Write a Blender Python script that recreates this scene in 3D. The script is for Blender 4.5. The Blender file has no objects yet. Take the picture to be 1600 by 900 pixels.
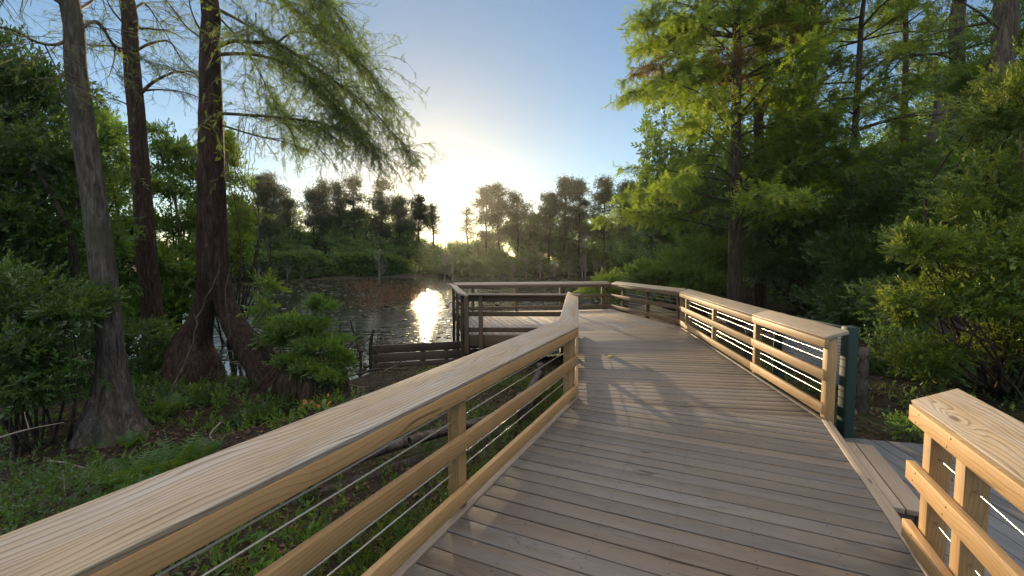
import bpy, math, random
import numpy as np
from mathutils import Vector

random.seed(5)
rng = np.random.default_rng(11)
R = math.radians
scene = bpy.context.scene
COL = scene.collection

# ------------------------------------------------------------------ camera
EYE = 1.70                     # eye height above the boardwalk (boardwalk top is z = 0)
FPX = 680.0                    # focal length in pixels of a 1600 wide frame
PITCH = math.atan2(44.0, FPX)
cam_data = bpy.data.cameras.new('camera')
cam_data.sensor_width = 36.0
cam_data.lens = FPX / 1600 * 36.0
cam_data.clip_start = 0.05
cam_data.clip_end = 3000
cam = bpy.data.objects.new('camera', cam_data)
cam.location = (0, 0, EYE)
cam.rotation_euler = (math.pi / 2 - PITCH, 0, 0)
COL.objects.link(cam)
scene.camera = cam

# ------------------------------------------------------------------ sun and sky
SUN_AZ = R(-11.2)              # from +Y, positive to the right
SUN_EL = R(7.7)
SUN = Vector((math.sin(SUN_AZ) * math.cos(SUN_EL), math.cos(SUN_AZ) * math.cos(SUN_EL), math.sin(SUN_EL)))
world = bpy.data.worlds.new('World')
scene.world = world
world.use_nodes = True
nt = world.node_tree
nt.nodes.clear()
w_out = nt.nodes.new('ShaderNodeOutputWorld')
sky = nt.nodes.new('ShaderNodeTexSky')
sky.sky_type = 'NISHITA'
sky.sun_disc = False
sky.sun_elevation = SUN_EL
sky.sun_rotation = SUN_AZ
sky.air_density = 0.9
sky.dust_density = 0.0
sky.ozone_density = 1.9
bg = nt.nodes.new('ShaderNodeBackground')
bg.inputs['Strength'].default_value = 0.117
# glare of the low sun in the air around it (depends only on the direction in the sky)
tc = nt.nodes.new('ShaderNodeTexCoord')
dot = nt.nodes.new('ShaderNodeVectorMath'); dot.operation = 'DOT_PRODUCT'
dot.inputs[1].default_value = SUN
nt.links.new(tc.outputs['Generated'], dot.inputs[0])
mx = nt.nodes.new('ShaderNodeMath'); mx.operation = 'MAXIMUM'; mx.inputs[1].default_value = 0.0
nt.links.new(dot.outputs['Value'], mx.inputs[0])
# the evening air turns warm around the sun
pw = nt.nodes.new('ShaderNodeMath'); pw.operation = 'POWER'; pw.inputs[1].default_value = 14.0
nt.links.new(mx.outputs[0], pw.inputs[0])
tint = nt.nodes.new('ShaderNodeMix'); tint.data_type = 'RGBA'; tint.blend_type = 'MULTIPLY'
tint.inputs[7].default_value = (1.0, 0.78, 0.58, 1)
nt.links.new(pw.outputs[0], tint.inputs[0]); nt.links.new(sky.outputs[0], tint.inputs[6])
nt.links.new(tint.outputs[2], bg.inputs['Color'])
last = bg
for power, strength, colour in ((9, 0.05, (1, 0.66, 0.46)), (40, 0.16, (1, 0.52, 0.22)), (700, 0.42, (1, 0.80, 0.50)), (9000, 9.0, (1, 0.92, 0.75))):
    pw = nt.nodes.new('ShaderNodeMath'); pw.operation = 'POWER'; pw.inputs[1].default_value = power
    nt.links.new(mx.outputs[0], pw.inputs[0])
    ml = nt.nodes.new('ShaderNodeMath'); ml.operation = 'MULTIPLY'; ml.inputs[1].default_value = strength
    nt.links.new(pw.outputs[0], ml.inputs[0])
    b2 = nt.nodes.new('ShaderNodeBackground'); b2.inputs['Color'].default_value = (*colour, 1)
    nt.links.new(ml.outputs[0], b2.inputs['Strength'])
    ad = nt.nodes.new('ShaderNodeAddShader')
    nt.links.new(last.outputs[0], ad.inputs[0]); nt.links.new(b2.outputs[0], ad.inputs[1])
    last = ad
# fill light added to the sky high overhead, out of view; no real cloud
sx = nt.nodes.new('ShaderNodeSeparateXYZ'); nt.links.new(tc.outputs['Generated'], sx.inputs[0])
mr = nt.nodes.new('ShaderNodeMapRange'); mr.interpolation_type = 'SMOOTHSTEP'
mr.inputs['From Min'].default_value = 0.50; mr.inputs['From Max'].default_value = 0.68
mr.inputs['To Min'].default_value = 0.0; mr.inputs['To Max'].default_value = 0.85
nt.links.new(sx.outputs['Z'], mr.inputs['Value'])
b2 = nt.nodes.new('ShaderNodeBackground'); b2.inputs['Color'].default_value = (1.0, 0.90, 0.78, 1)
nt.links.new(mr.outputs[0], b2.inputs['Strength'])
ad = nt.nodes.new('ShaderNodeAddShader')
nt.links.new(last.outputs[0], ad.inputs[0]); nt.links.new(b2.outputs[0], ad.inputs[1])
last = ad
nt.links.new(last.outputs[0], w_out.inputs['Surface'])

sun_data = bpy.data.lights.new('sun', 'SUN')
sun_data.energy = 5.0
sun_data.angle = R(0.55)
sun_data.color = (1.0, 0.77, 0.45)
sun = bpy.data.objects.new('sun', sun_data)
sun.rotation_euler = SUN.to_track_quat('Z', 'Y').to_euler()
COL.objects.link(sun)

scene.view_settings.view_transform = 'Standard'
scene.view_settings.look = 'None'
scene.view_settings.gamma = 1.0
scene.view_settings.use_curve_mapping = False
scene.view_settings.exposure = 0.85
scene.render.engine = 'CYCLES'
cy = scene.cycles
cy.max_bounces = 8
cy.diffuse_bounces = 4
cy.glossy_bounces = 3
cy.transmission_bounces = 4
cy.transparent_max_bounces = 8
cy.sample_clamp_indirect = 6.0
cy.caustics_reflective = False
cy.caustics_refractive = False
cy.use_denoising = True

# ------------------------------------------------------------------ measuring helpers
_c, _s = math.cos(PITCH), math.sin(PITCH)


def ray(px, py):
    """direction of the view ray through a pixel of the 1600 x 900 photograph"""
    u, v = (px - 800) / FPX, (450 - py) / FPX
    return np.array([u, _c + v * _s, -_s + v * _c])


def at(px, py, Y):
    d = ray(px, py)
    p = d * (Y / d[1])
    return np.array([p[0], p[1], p[2] + EYE])


def on(px, py, z):
    d = ray(px, py)
    p = d * ((z - EYE) / d[2])
    return np.array([p[0], p[1], z])


# ------------------------------------------------------------------ objects
def tag(o, label=None, cat=None, group=None, kind=None):
    if label: o['label'] = label
    if cat: o['category'] = cat
    if group: o['group'] = group
    if kind: o['kind'] = kind
    return o


def thing(name, label, cat, loc=(0, 0, 0), group=None):
    o = bpy.data.objects.new(name, None)
    o.empty_display_size = 0.2
    o.location = loc
    COL.objects.link(o)
    return tag(o, label, cat, group)


def base_of(parent):
    p = np.zeros(3)
    while parent is not None:
        p = p + np.array(parent.location)
        parent = parent.parent
    return p


def make(name, V, faces, mat, parent=None, attrs=None, smooth=False, bevel=0.0, loc=None):
    """one mesh object; V in world coordinates, faces a list of (n,k) arrays or a list of tuples"""
    V = np.asarray(V, dtype=np.float64)
    origin = base_of(parent) if parent is not None else (np.array(loc) if loc is not None else np.zeros(3))
    me = bpy.data.meshes.new(name)
    me.vertices.add(len(V))
    me.vertices.foreach_set('co', (V - origin).astype(np.float32).ravel())
    blocks = []
    for f in faces:
        f = np.asarray(f)
        if f.size: blocks.append(f.reshape(-1, f.shape[-1]) if f.ndim > 1 else f.reshape(1, -1))
    li = np.concatenate([b.ravel() for b in blocks]).astype(np.int32)
    tot = np.concatenate([np.full(len(b), b.shape[1]) for b in blocks]).astype(np.int32)
    st = np.concatenate([[0], np.cumsum(tot)[:-1]]).astype(np.int32)
    me.loops.add(len(li)); me.loops.foreach_set('vertex_index', li)
    me.polygons.add(len(tot)); me.polygons.foreach_set('loop_start', st); me.polygons.foreach_set('loop_total', tot)
    me.update(calc_edges=True)
    if smooth:
        me.polygons.foreach_set('use_smooth', np.ones(len(tot), dtype=bool))
    for k, a in (attrs or {}).items():
        a = np.asarray(a, dtype=np.float32)
        if a.ndim == 1:
            at_ = me.attributes.new(k, 'FLOAT', 'POINT'); at_.data.foreach_set('value', a)
        else:
            at_ = me.attributes.new(k, 'FLOAT_VECTOR', 'POINT'); at_.data.foreach_set('vector', a.ravel())
    me.materials.append(mat)
    o = bpy.data.objects.new(name, me)
    COL.objects.link(o)
    if parent is not None: o.parent = parent
    elif loc is not None: o.location = loc
    if bevel:
        m = o.modifiers.new('bevel', 'BEVEL'); m.width = bevel; m.segments = 2; m.limit_method = 'ANGLE'; m.angle_limit = R(35)
        m.harden_normals = False
    return o


class Wood:
    """collects boards; each keeps its own grain coordinates (bc), its own place (bl) and a random number"""
    def __init__(self): self.V, self.F, self.BC, self.BL, self.RN = [], [], [], [], []

    def add(self, V, faces, loc):
        n = len(self.V)
        r = rng.random(); off = rng.random(3) * 40
        for v, l in zip(V, loc):
            self.V.append(v); self.BC.append(np.asarray(l) + off); self.BL.append(l); self.RN.append(r)
        for f in faces: self.F.append([i + n for i in f])

    def beam(self, a, b, w, h, side=None, up=(0, 0, 1), sh0=0.0, sh1=0.0):
        """board from a to b (centre line), w across, h along up; sh0/sh1 push the +side edge along the board (mitres)"""
        a, b, up = np.array(a, float), np.array(b, float), np.array(up, float)
        d = b - a; L = np.linalg.norm(d); d /= L
        if side is None:
            side = np.cross(d, up); side /= np.linalg.norm(side)
        side = np.array(side, float)
        u = np.cross(side, d); u /= np.linalg.norm(u)
        if np.dot(u, up) < 0: u = -u
        V, l = [], []
        for t, p, sh in ((0, a, sh0), (L, b, sh1)):
            for sx, sz in ((-1, -1), (1, -1), (1, 1), (-1, 1)):
                s = sh * (sx + 1) / 2
                V.append(p + side * sx * w / 2 + u * sz * h / 2 + d * s)
                l.append((t + s, sx * w / 2, sz * h / 2))
        F = [(0, 1, 2, 3), (7, 6, 5, 4), (0, 4, 5, 1), (1, 5, 6, 2), (2, 6, 7, 3), (3, 7, 4, 0)]
        c = np.mean(V, axis=0)
        G = []
        for f in F:
            p = [V[i] for i in f]
            nrm = np.cross(p[1] - p[0], p[2] - p[0])
            G.append(f if np.dot(nrm, np.mean(p, axis=0) - c) > 0 else f[::-1])
        self.add(V, G, l)

    def prism(self, poly, z0, z1, d, mid):
        """vertical prism over a convex polygon; grain along d; mid = offset of the board's centre line"""
        a = sum(poly[i][0] * poly[(i + 1) % len(poly)][1] - poly[(i + 1) % len(poly)][0] * poly[i][1] for i in range(len(poly)))
        if a < 0: poly = poly[::-1]
        n = len(poly)
        e = np.array([-d[1], d[0]])
        V = [np.array([p[0], p[1], z1]) for p in poly] + [np.array([p[0], p[1], z0]) for p in poly]
        l = [(np.dot(p, d), np.dot(p, e) - mid, z1) for p in poly] + [(np.dot(p, d), np.dot(p, e) - mid, z0) for p in poly]
        F = [tuple(range(n)), tuple(range(2 * n - 1, n - 1, -1))]
        for i in range(n):
            j = (i + 1) % n
            F.append((i, i + n, j + n, j))
        self.add(V, F, l)

    def build(self, name, mat, parent=None, bevel=0.003, loc=None):
        return make(name, self.V, [np.array([f]) for f in self.F], mat, parent,
                    dict(bc=np.array(self.BC), bl=np.array(self.BL), rnd=np.array(self.RN)), bevel=bevel, loc=loc)


def clip(poly, n, c):
    """part of a convex polygon with dot(p, n) <= c"""
    out = []
    for i in range(len(poly)):
        p, q = poly[i], poly[(i + 1) % len(poly)]
        dp, dq = np.dot(p, n) - c, np.dot(q, n) - c
        if dp <= 0: out.append(p)
        if dp * dq < 0: out.append(p + (q - p) * dp / (dp - dq))
    return out


def decking(poly, d, pitch, gap, z0, z1, w=None):
    w = w or Wood()
    poly = [np.array(p[:2], float) for p in poly]
    d = np.array(d, float); e = np.array([-d[1], d[0]])
    t = [np.dot(p, e) for p in poly]
    k = math.floor(min(t) / pitch)
    while k * pitch < max(t):
        g = gap * random.uniform(0.6, 1.5)
        a, b = k * pitch + g / 2, (k + 1) * pitch - g / 2
        q = clip(clip(poly, e, b), -e, -a)
        if len(q) >= 3:
            area = abs(sum(q[i][0] * q[(i + 1) % len(q)][1] - q[(i + 1) % len(q)][0] * q[i][1] for i in range(len(q)))) / 2
            if area > 1e-4:
                dz = random.uniform(-0.0015, 0.0015)
                w.prism(q, z0 + dz, z1 + dz, d, (a + b) / 2)
        k += 1
    return w


def tube(pts, rad, sides=8, lobes=None, wob=0.0, cap=True):
    pts, rad = np.asarray(pts, float), np.asarray(rad, float)
    n = len(pts)
    T = np.gradient(pts, axis=0); T /= np.linalg.norm(T, axis=1)[:, None] + 1e-9
    ref = np.array([1.0, 0.13, 0.07]) if abs(T[:, 0]).mean() < 0.8 else np.array([0.1, 0.2, 1.0])
    B = np.cross(T, ref); B /= np.linalg.norm(B, axis=1)[:, None]
    N = np.cross(B, T)
    th = np.linspace(0, 2 * np.pi, sides, endpoint=False)
    rr = np.repeat(rad[:, None], sides, 1)
    if lobes is not None:
        k, amp, ph = lobes
        rr = rr * (1 + np.asarray(amp)[:, None] * (np.abs(np.cos(k * 0.5 * th[None] + ph)) - 0.55))
    if wob: rr = rr * (1 + wob * rng.standard_normal(rr.shape))
    V = pts[:, None] + rr[..., None] * (np.cos(th)[None, :, None] * N[:, None] + np.sin(th)[None, :, None] * B[:, None])
    idx = np.arange(n * sides).reshape(n, sides)
    a, b = idx[:-1], idx[1:]
    Q = np.stack([a, np.roll(a, -1, 1), np.roll(b, -1, 1), b], -1).reshape(-1, 4)
    return V.reshape(-1, 3), Q


class Tubes:
    def __init__(self): self.V, self.Q, self.n = [], [], 0

    def add(self, pts, rad, sides=6, **k):
        v, q = tube(pts, rad, sides, **k)
        self.V.append(v); self.Q.append(q + self.n); self.n += len(v)

    def build(self, name, mat, parent=None, loc=None):
        return make(name, np.concatenate(self.V), [np.concatenate(self.Q)], mat, parent, smooth=True, loc=loc)


def smooth_path(P, n):
    """P rows of any width, resampled along a Catmull-Rom curve"""
    P = np.asarray(P, float)
    m = len(P)
    Q = np.vstack([2 * P[0] - P[1], P, 2 * P[-1] - P[-2]])
    ts = np.linspace(0, m - 1 - 1e-6, n)
    out = []
    for t in ts:
        i = int(t); f = t - i
        a, b, c, d = Q[i], Q[i + 1], Q[i + 2], Q[i + 3]
        out.append(0.5 * ((2 * b) + (c - a) * f + (2 * a - 5 * b + 4 * c - d) * f * f + (3 * b - a - 3 * c + d) * f ** 3))
    return np.array(out)


# ------------------------------------------------------------------ leaves
def leaf_template(w=0.42, fold=0.12, droop=0.12):
    v = np.array([[0, 0, 0], [-w / 2, 0.45, fold], [0, 1, -droop], [w / 2, 0.45, fold], [0, 0.5, 0.0]])
    f = np.array([[0, 4, 1], [4, 2, 1], [0, 3, 4], [4, 3, 2]])
    return v, f


def flat_leaf(w=0.42, fold=0.1):
    return np.array([[0, 0, 0], [-w / 2, 0.5, fold], [0, 1, 0.0], [w / 2, 0.5, fold]]), np.array([[0, 2, 1], [0, 3, 2]])


def frames(D, up=None, roll=1.0):
    D = D / (np.linalg.norm(D, axis=1)[:, None] + 1e-9)
    U = np.tile(np.array([0, 0, 1.0]), (len(D), 1)) if up is None else up
    U = U + roll * rng.standard_normal(D.shape) * 0.6
    X = np.cross(D, U); X /= np.linalg.norm(X, axis=1)[:, None] + 1e-9
    return X, D, np.cross(X, D)


def scatter(tpl, P, D, S, roll=1.0, up=None):
    """copies of a template (along +Y) at P, along D, of size S"""
    tv, tf = tpl
    X, Y, Z = frames(D, up, roll)
    S = np.asarray(S)[:, None, None]
    V = P[:, None] + S * (tv[None, :, 0:1] * X[:, None] + tv[None, :, 1:2] * Y[:, None] + tv[None, :, 2:3] * Z[:, None])
    F = tf[None] + (np.arange(len(P)) * len(tv))[:, None, None]
    return V.reshape(-1, 3), F.reshape(-1, tf.shape[1]), len(tv)


def spray_template(n=9, w=0.42, spread=1.0, leaf=0.42, fold=0.1, five=False):
    """a twig of unit length with n leaves"""
    base = leaf_template(w) if five else flat_leaf(w, fold)
    V, F, k = [], [], 0
    r = np.random.default_rng(n * 7 + 1)
    for i in range(n):
        t = 0.15 + 0.85 * i / (n - 1)
        a = (i * 2.4) + r.uniform(-0.4, 0.4)
        el = 0.25 + 0.75 * (1 - t) * 0.6 + (0.35 if i < n - 1 else -0.2)
        d = np.array([math.sin(el) * math.cos(a) * spread, math.cos(el), math.sin(el) * math.sin(a) * 0.7])
        P = np.array([[0, t, 0.0]])
        st = rng.bit_generator.state
        v, f, m = scatter(base, P, d[None], [leaf * r.uniform(0.75, 1.15)], roll=0.5)
        rng.bit_generator.state = st
        V.append(v); F.append(f + k); k += len(v)
    tw = np.array([[-0.012, 0, 0], [0.012, 0, 0], [0, 1, 0]])
    V.append(tw); F.append(np.array([[0, 1, 2]]) + k)
    return np.concatenate(V), np.concatenate(F)


def feather_template(pairs=5, nl=0.26, nw=0.1):
    """a flat cypress twig with two rows of needles, unit length"""
    V, F, k = [], [], 0
    for i in range(pairs):
        t = (i + 0.3) / pairs
        ln = nl * (1 - 0.55 * abs(t - 0.35))
        for s in (-1, 1):
            V += [[0, t - nw / 2, 0], [0, t + nw / 2, 0], [s * ln, t + 0.12, -0.04]]
            F.append([k, k + 1, k + 2] if s > 0 else [k + 1, k, k + 2]); k += 3
    V += [[-0.012, 0, 0], [0.012, 0, 0], [0, 1.12, 0]]
    F.append([k, k + 1, k + 2])
    return np.array(V, float), np.array(F)


def tuft_template(n=12, r=0.055):
    """a ball of pine needles"""
    q = np.random.default_rng(3)
    V, F, k = [], [], 0
    for i in range(n):
        d = q.standard_normal(3); d[2] = abs(d[2]) * 0.9 - 0.25; d /= np.linalg.norm(d)
        s = np.cross(d, q.standard_normal(3)); s /= np.linalg.norm(s)
        V += [list(-s * r), list(s * r), list(d * 0.55 + s * r * 0.9), list(d)]
        F += [[k, k + 1, k + 2], [k, k + 2, k + 3]]; k += 4
    return np.array(V), np.array(F)


def foliage(name, mat, parts, parent=None, loc=None):
    """parts: list of (V, F, verts per leaf) -> one mesh with a random number per leaf"""
    V, F, Rn, k = [], [], [], 0
    for v, f, m in parts:
        V.append(v); F.append(f + k); k += len(v)
        Rn.append(np.repeat(rng.random(len(v) // m), m))
    return make(name, np.concatenate(V), [np.concatenate(F)], mat, parent, dict(rnd=np.concatenate(Rn)), loc=loc)


# ------------------------------------------------------------------ materials
def new_mat(name):
    m = bpy.data.materials.new(name); m.use_nodes = True
    t = m.node_tree; t.nodes.clear()
    return m, t


class NB:
    """small node-building helper"""
    def __init__(self, t): self.t = t

    def n(self, typ, inp=None, **kw):
        x = self.t.nodes.new(typ)
        for k, v in kw.items(): setattr(x, k, v)
        for k, v in (inp or {}).items():
            if hasattr(v, 'is_output'): self.t.links.new(v, x.inputs[k])
            else: x.inputs[k].default_value = v
        return x

    def math(self, op, a, b=0.0, c=0.0, clamp=False):
        x = self.n('ShaderNodeMath', {0: a, 1: b, 2: c}, operation=op); x.use_clamp = clamp
        return x.outputs[0]

    def vmul(self, v, s): return self.n('ShaderNodeVectorMath', {0: v, 1: s}, operation='MULTIPLY').outputs[0]

    def noise(self, v, scale, detail=3.0, rough=0.55, dist=0.0):
        return self.n('ShaderNodeTexNoise', {'Vector': v, 'Scale': scale, 'Detail': detail, 'Roughness': rough, 'Distortion': dist}).outputs[0]

    def ramp(self, f, stops, interp='LINEAR'):
        x = self.n('ShaderNodeValToRGB', {0: f})
        x.color_ramp.interpolation = interp
        e = x.color_ramp.elements
        while len(e) < len(stops): e.new(0.5)
        for q, (p, c) in zip(e, stops):
            q.position = p; q.color = (*c, 1) if len(c) == 3 else c
        return x.outputs[0]

    def mix(self, f, a, b, blend='MIX'):
        x = self.n('ShaderNodeMix', data_type='RGBA', blend_type=blend)
        for i, v in ((0, f), (6, a), (7, b)):
            if hasattr(v, 'is_output'): self.t.links.new(v, x.inputs[i])
            else: x.inputs[i].default_value = v if i == 0 else (*v[:3], 1)
        return x.outputs[2]

    def attr(self, name, out): return self.n('ShaderNodeAttribute', attribute_name=name).outputs[out]

    def sep(self, v):
        x = self.n('ShaderNodeSeparateXYZ', {0: v}); return x.outputs

    def comb(self, x, y, z): return self.n('ShaderNodeCombineXYZ', {0: x, 1: y, 2: z}).outputs[0]

    def out(self, sh): self.n('ShaderNodeOutputMaterial', {'Surface': sh})


def wood_mat(name, light, dark, line, grain=34.0, lines=0.55, vary=0.25, rough=0.62, bump=0.25, knots=True,
             screws=False, weather=None, tint=None):
    m, t = new_mat(name); b = NB(t)
    bc, bl, rnd = b.attr('bc', 'Vector'), b.attr('bl', 'Vector'), b.attr('rnd', 'Fac')
    x, y, z = b.sep(bc)
    # knots push the growth rings aside
    vor = b.n('ShaderNodeTexVoronoi', {'Vector': b.comb(b.math('MULTIPLY', x, 1.25), b.math('MULTIPLY', y, 5.0), b.math('MULTIPLY', z, 2.0)), 'Scale': 1.0, 'Randomness': 1.0}, feature='F1')
    kd = vor.outputs['Distance']
    swirl = b.math('POWER', 2.718, b.math('MULTIPLY', b.math('MULTIPLY', kd, kd), -22.0))
    wav = b.noise(b.comb(b.math('MULTIPLY', x, 0.7), b.math('MULTIPLY', y, 3.5), z), 1.0, 2.0)
    h = b.math('ADD', b.math('ADD', y, b.math('MULTIPLY', z, 0.8)), b.math('ADD', b.math('MULTIPLY', swirl, 0.07), b.math('MULTIPLY', wav, 0.26)))
    jit = b.math('MULTIPLY', b.noise(b.comb(b.math('MULTIPLY', x, 0.6), b.math('MULTIPLY', y, 40.0), b.math('MULTIPLY', z, 40.0)), 1.0, 2.0), 0.9)
    fr = b.math('FRACT', b.math('ADD', b.math('MULTIPLY', h, grain * 1.9), jit))
    ring = b.ramp(fr, [(0.0, (0, 0, 0)), (0.62, (0.25,) * 3), (0.9, (1, 1, 1)), (1.0, (0, 0, 0))])
    fine = b.noise(b.comb(b.math('MULTIPLY', x, 4.0), b.math('MULTIPLY', y, 160.0), b.math('MULTIPLY', z, 160.0)), 1.0, 3.0, 0.6)
    blot = b.noise(b.comb(b.math('MULTIPLY', x, 1.6), b.math('MULTIPLY', y, 7.0), z), 1.0, 4.0, 0.6)
    col = b.mix(b.ramp(blot, [(0.32, (0, 0, 0)), (0.7, (1, 1, 1))]), light, dark)
    if weather: # silvered, bluish or rusty streaks that differ from board to board
        w2 = b.noise(b.comb(b.math('MULTIPLY', x, 0.9), b.math('MULTIPLY', y, 12.0), b.math('MULTIPLY', rnd, 31.0)), 1.0, 3.0)
        col = b.mix(b.ramp(w2, [(0.42, (0, 0, 0)), (0.66, (1, 1, 1))]), col, weather)
    if tint:
        col = b.mix(b.ramp(b.math('FRACT', b.math('MULTIPLY', rnd, 7.31)), [(0.45, (0, 0, 0)), (1.0, (0.75,) * 3)]), col, tint)
    col = b.mix(b.math('MULTIPLY', ring, lines), col, line)
    col = b.mix(b.math('MULTIPLY', b.math('SUBTRACT', fine, 0.5, clamp=True), 1.6), col, line)
    val = b.math('ADD', b.math('MULTIPLY', rnd, vary * 2), 1.0 - vary)
    col = b.mix(1.0, col, b.comb(val, val, val), 'MULTIPLY')
    ck = b.noise(b.comb(b.math('MULTIPLY', x, 1.1), b.math('MULTIPLY', h, 42.0), b.math('MULTIPLY', z, 9.0)), 1.0, 1.0)
    ckm = b.ramp(ck, [(0.735, (0, 0, 0)), (0.76, (1, 1, 1))])
    col = b.mix(b.math('MULTIPLY', ckm, 0.7), col, tuple(c * 0.35 for c in line))
    stn = b.noise(b.comb(b.math('MULTIPLY', x, 3.2), b.math('MULTIPLY', y, 9.0), b.math('MULTIPLY', rnd, 17.0)), 1.0, 5.0, 0.7)
    col = b.mix(b.ramp(stn, [(0.55, (0, 0, 0)), (0.75, (0.4,) * 3)]), col, line)
    if knots:
        kn = b.ramp(kd, [(0.045, (1, 1, 1)), (0.085, (0, 0, 0))])
        col = b.mix(b.math('MULTIPLY', kn, 0.75), col, tuple(c * 0.45 for c in line))
    hgt = b.math('ADD', b.math('MULTIPLY', ring, -0.5), b.math('MULTIPLY', fine, 0.6))
    hgt = b.math('SUBTRACT', hgt, ckm)
    if screws: # two screw heads where every board crosses a joist
        lx, ly, lz = b.sep(bl)
        jx = b.math('ABSOLUTE', b.math('SUBTRACT', b.math('FRACT', b.math('DIVIDE', b.math('ADD', lx, 40.0), 0.44)), 0.5))
        jy = b.math('SUBTRACT', b.math('ABSOLUTE', ly), 0.045)
        dx = b.math('MULTIPLY', jx, 0.44)
        dd = b.math('SQRT', b.math('ADD', b.math('MULTIPLY', dx, dx), b.math('MULTIPLY', jy, jy)))
        sc = b.ramp(dd, [(0.0045, (1, 1, 1)), (0.0062, (0, 0, 0))])
        col = b.mix(b.math('MULTIPLY', sc, 0.85), col, (0.03, 0.025, 0.022))
        hgt = b.math('SUBTRACT', hgt, sc)
    bp = b.n('ShaderNodeBump', {'Height': hgt, 'Strength': bump, 'Distance': 0.004})
    rg = b.math('ADD', b.math('MULTIPLY', blot, 0.18), rough - 0.09)
    p = b.n('ShaderNodeBsdfPrincipled', {'Base Color': col, 'Roughness': rg, 'Normal': bp.outputs[0]})
    p.inputs['Specular IOR Level'].default_value = 0.35
    b.out(p.outputs[0])
    return m


def leaf_mat(name, cols, trans=0.42, tcol=(0.30, 0.36, 0.03), gloss=0.035, rough=0.45):
    m, t = new_mat(name); b = NB(t)
    rnd = b.attr('rnd', 'Fac')
    geo = b.n('ShaderNodeTexCoord').outputs['Object']
    big = b.noise(geo, 0.9, 2.0)
    f = b.math('ADD', b.math('MULTIPLY', rnd, 0.75), b.math('MULTIPLY', b.math('SUBTRACT', big, 0.5), 1.1), clamp=True)
    n = len(cols)
    col = b.ramp(f, [(i / max(1, n - 1), c) for i, c in enumerate(cols)])
    d = b.n('ShaderNodeBsdfDiffuse', {'Color': col})
    tr = b.n('ShaderNodeBsdfTranslucent', {'Color': b.mix(0.6, col, tcol)})
    mixs = b.n('ShaderNodeMixShader', {0: trans, 1: d.outputs[0], 2: tr.outputs[0]})
    g = b.n('ShaderNodeBsdfGlossy', {'Roughness': rough, 'Color': (0.9, 0.95, 0.9, 1)})
    mg = b.n('ShaderNodeMixShader', {0: gloss, 1: mixs.outputs[0], 2: g.outputs[0]})
    b.out(mg.outputs[0])
    return m


def bark_mat(name, a, c, moss=None, zs=0.16, scale=14.0, bump=0.7):
    m, t = new_mat(name); b = NB(t)
    oc = b.n('ShaderNodeTexCoord').outputs['Object']
    v = b.vmul(oc, (1, 1, zs))
    wp = b.noise(oc, 2.2, 3.0)
    n1 = b.noise(v, scale, 6.0, 0.65, 0.6)
    n2 = b.noise(v, scale * 4, 3.0, 0.6)
    n3 = b.noise(oc, 1.3, 3.0)
    f = b.math('ADD', b.math('MULTIPLY', n1, 0.8), b.math('MULTIPLY', n2, 0.25))
    col = b.ramp(f, [(0.38, tuple(q * 0.35 for q in a)), (0.52, a), (0.68, c)])
    if moss: col = b.mix(b.ramp(n3, [(0.5, (0, 0, 0)), (0.66, (0.8,) * 3)]), col, moss)
    bp = b.n('ShaderNodeBump', {'Height': f, 'Strength': bump, 'Distance': 0.03})
    p = b.n('ShaderNodeBsdfPrincipled', {'Base Color': col, 'Roughness': 0.85, 'Normal': bp.outputs[0]})
    p.inputs['Specular IOR Level'].default_value = 0.2
    b.out(p.outputs[0])
    return m


def plain_mat(name, col, rough=0.6, metal=0.0, var=0.25, scale=8.0, bump=0.0):
    m, t = new_mat(name); b = NB(t)
    oc = b.n('ShaderNodeTexCoord').outputs['Object']
    n = b.noise(oc, scale, 5.0, 0.6)
    c = b.ramp(n, [(0.3, tuple(q * (1 - var) for q in col)), (0.7, tuple(min(1, q * (1 + var)) for q in col))])
    inp = {'Base Color': c, 'Roughness': rough, 'Metallic': metal}
    if bump: inp['Normal'] = b.n('ShaderNodeBump', {'Height': n, 'Strength': bump, 'Distance': 0.01}).outputs[0]
    p = b.n('ShaderNodeBsdfPrincipled', inp)
    b.out(p.outputs[0])
    return m


M = {}
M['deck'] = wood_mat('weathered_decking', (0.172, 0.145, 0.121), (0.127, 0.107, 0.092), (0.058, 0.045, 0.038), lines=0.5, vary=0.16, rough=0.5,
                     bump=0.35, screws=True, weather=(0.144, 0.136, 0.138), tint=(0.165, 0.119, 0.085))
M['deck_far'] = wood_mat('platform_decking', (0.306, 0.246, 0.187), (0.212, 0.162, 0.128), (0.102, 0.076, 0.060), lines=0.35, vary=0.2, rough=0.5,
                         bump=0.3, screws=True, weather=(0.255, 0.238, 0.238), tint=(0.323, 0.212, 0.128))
M['deck_low'] = wood_mat('old_blue_grey_decking', (0.160, 0.168, 0.184), (0.104, 0.108, 0.120), (0.056, 0.056, 0.060), lines=0.4, vary=0.22, rough=0.6, screws=True)
M['cap'] = wood_mat('handrail_pine', (0.375, 0.284, 0.189), (0.305, 0.235, 0.160), (0.140, 0.098, 0.063), grain=26, lines=0.85, vary=0.1, rough=0.5, bump=0.3,
                    weather=(0.367, 0.325, 0.287))
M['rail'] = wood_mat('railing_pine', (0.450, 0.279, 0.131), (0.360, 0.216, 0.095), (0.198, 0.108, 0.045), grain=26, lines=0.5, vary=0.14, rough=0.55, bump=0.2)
M['rail_old'] = wood_mat('old_brown_railing_pine', (0.180, 0.113, 0.068), (0.131, 0.081, 0.050), (0.072, 0.045, 0.027), grain=26, lines=0.5, vary=0.14, rough=0.6, bump=0.2)  # older, darker brown pine of the platform rails, fascia and piles
M['cap_old'] = wood_mat('weathered_handrail', (0.357, 0.281, 0.212), (0.289, 0.230, 0.178), (0.170, 0.128, 0.093), grain=26, lines=0.5, vary=0.12, rough=0.55)
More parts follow.
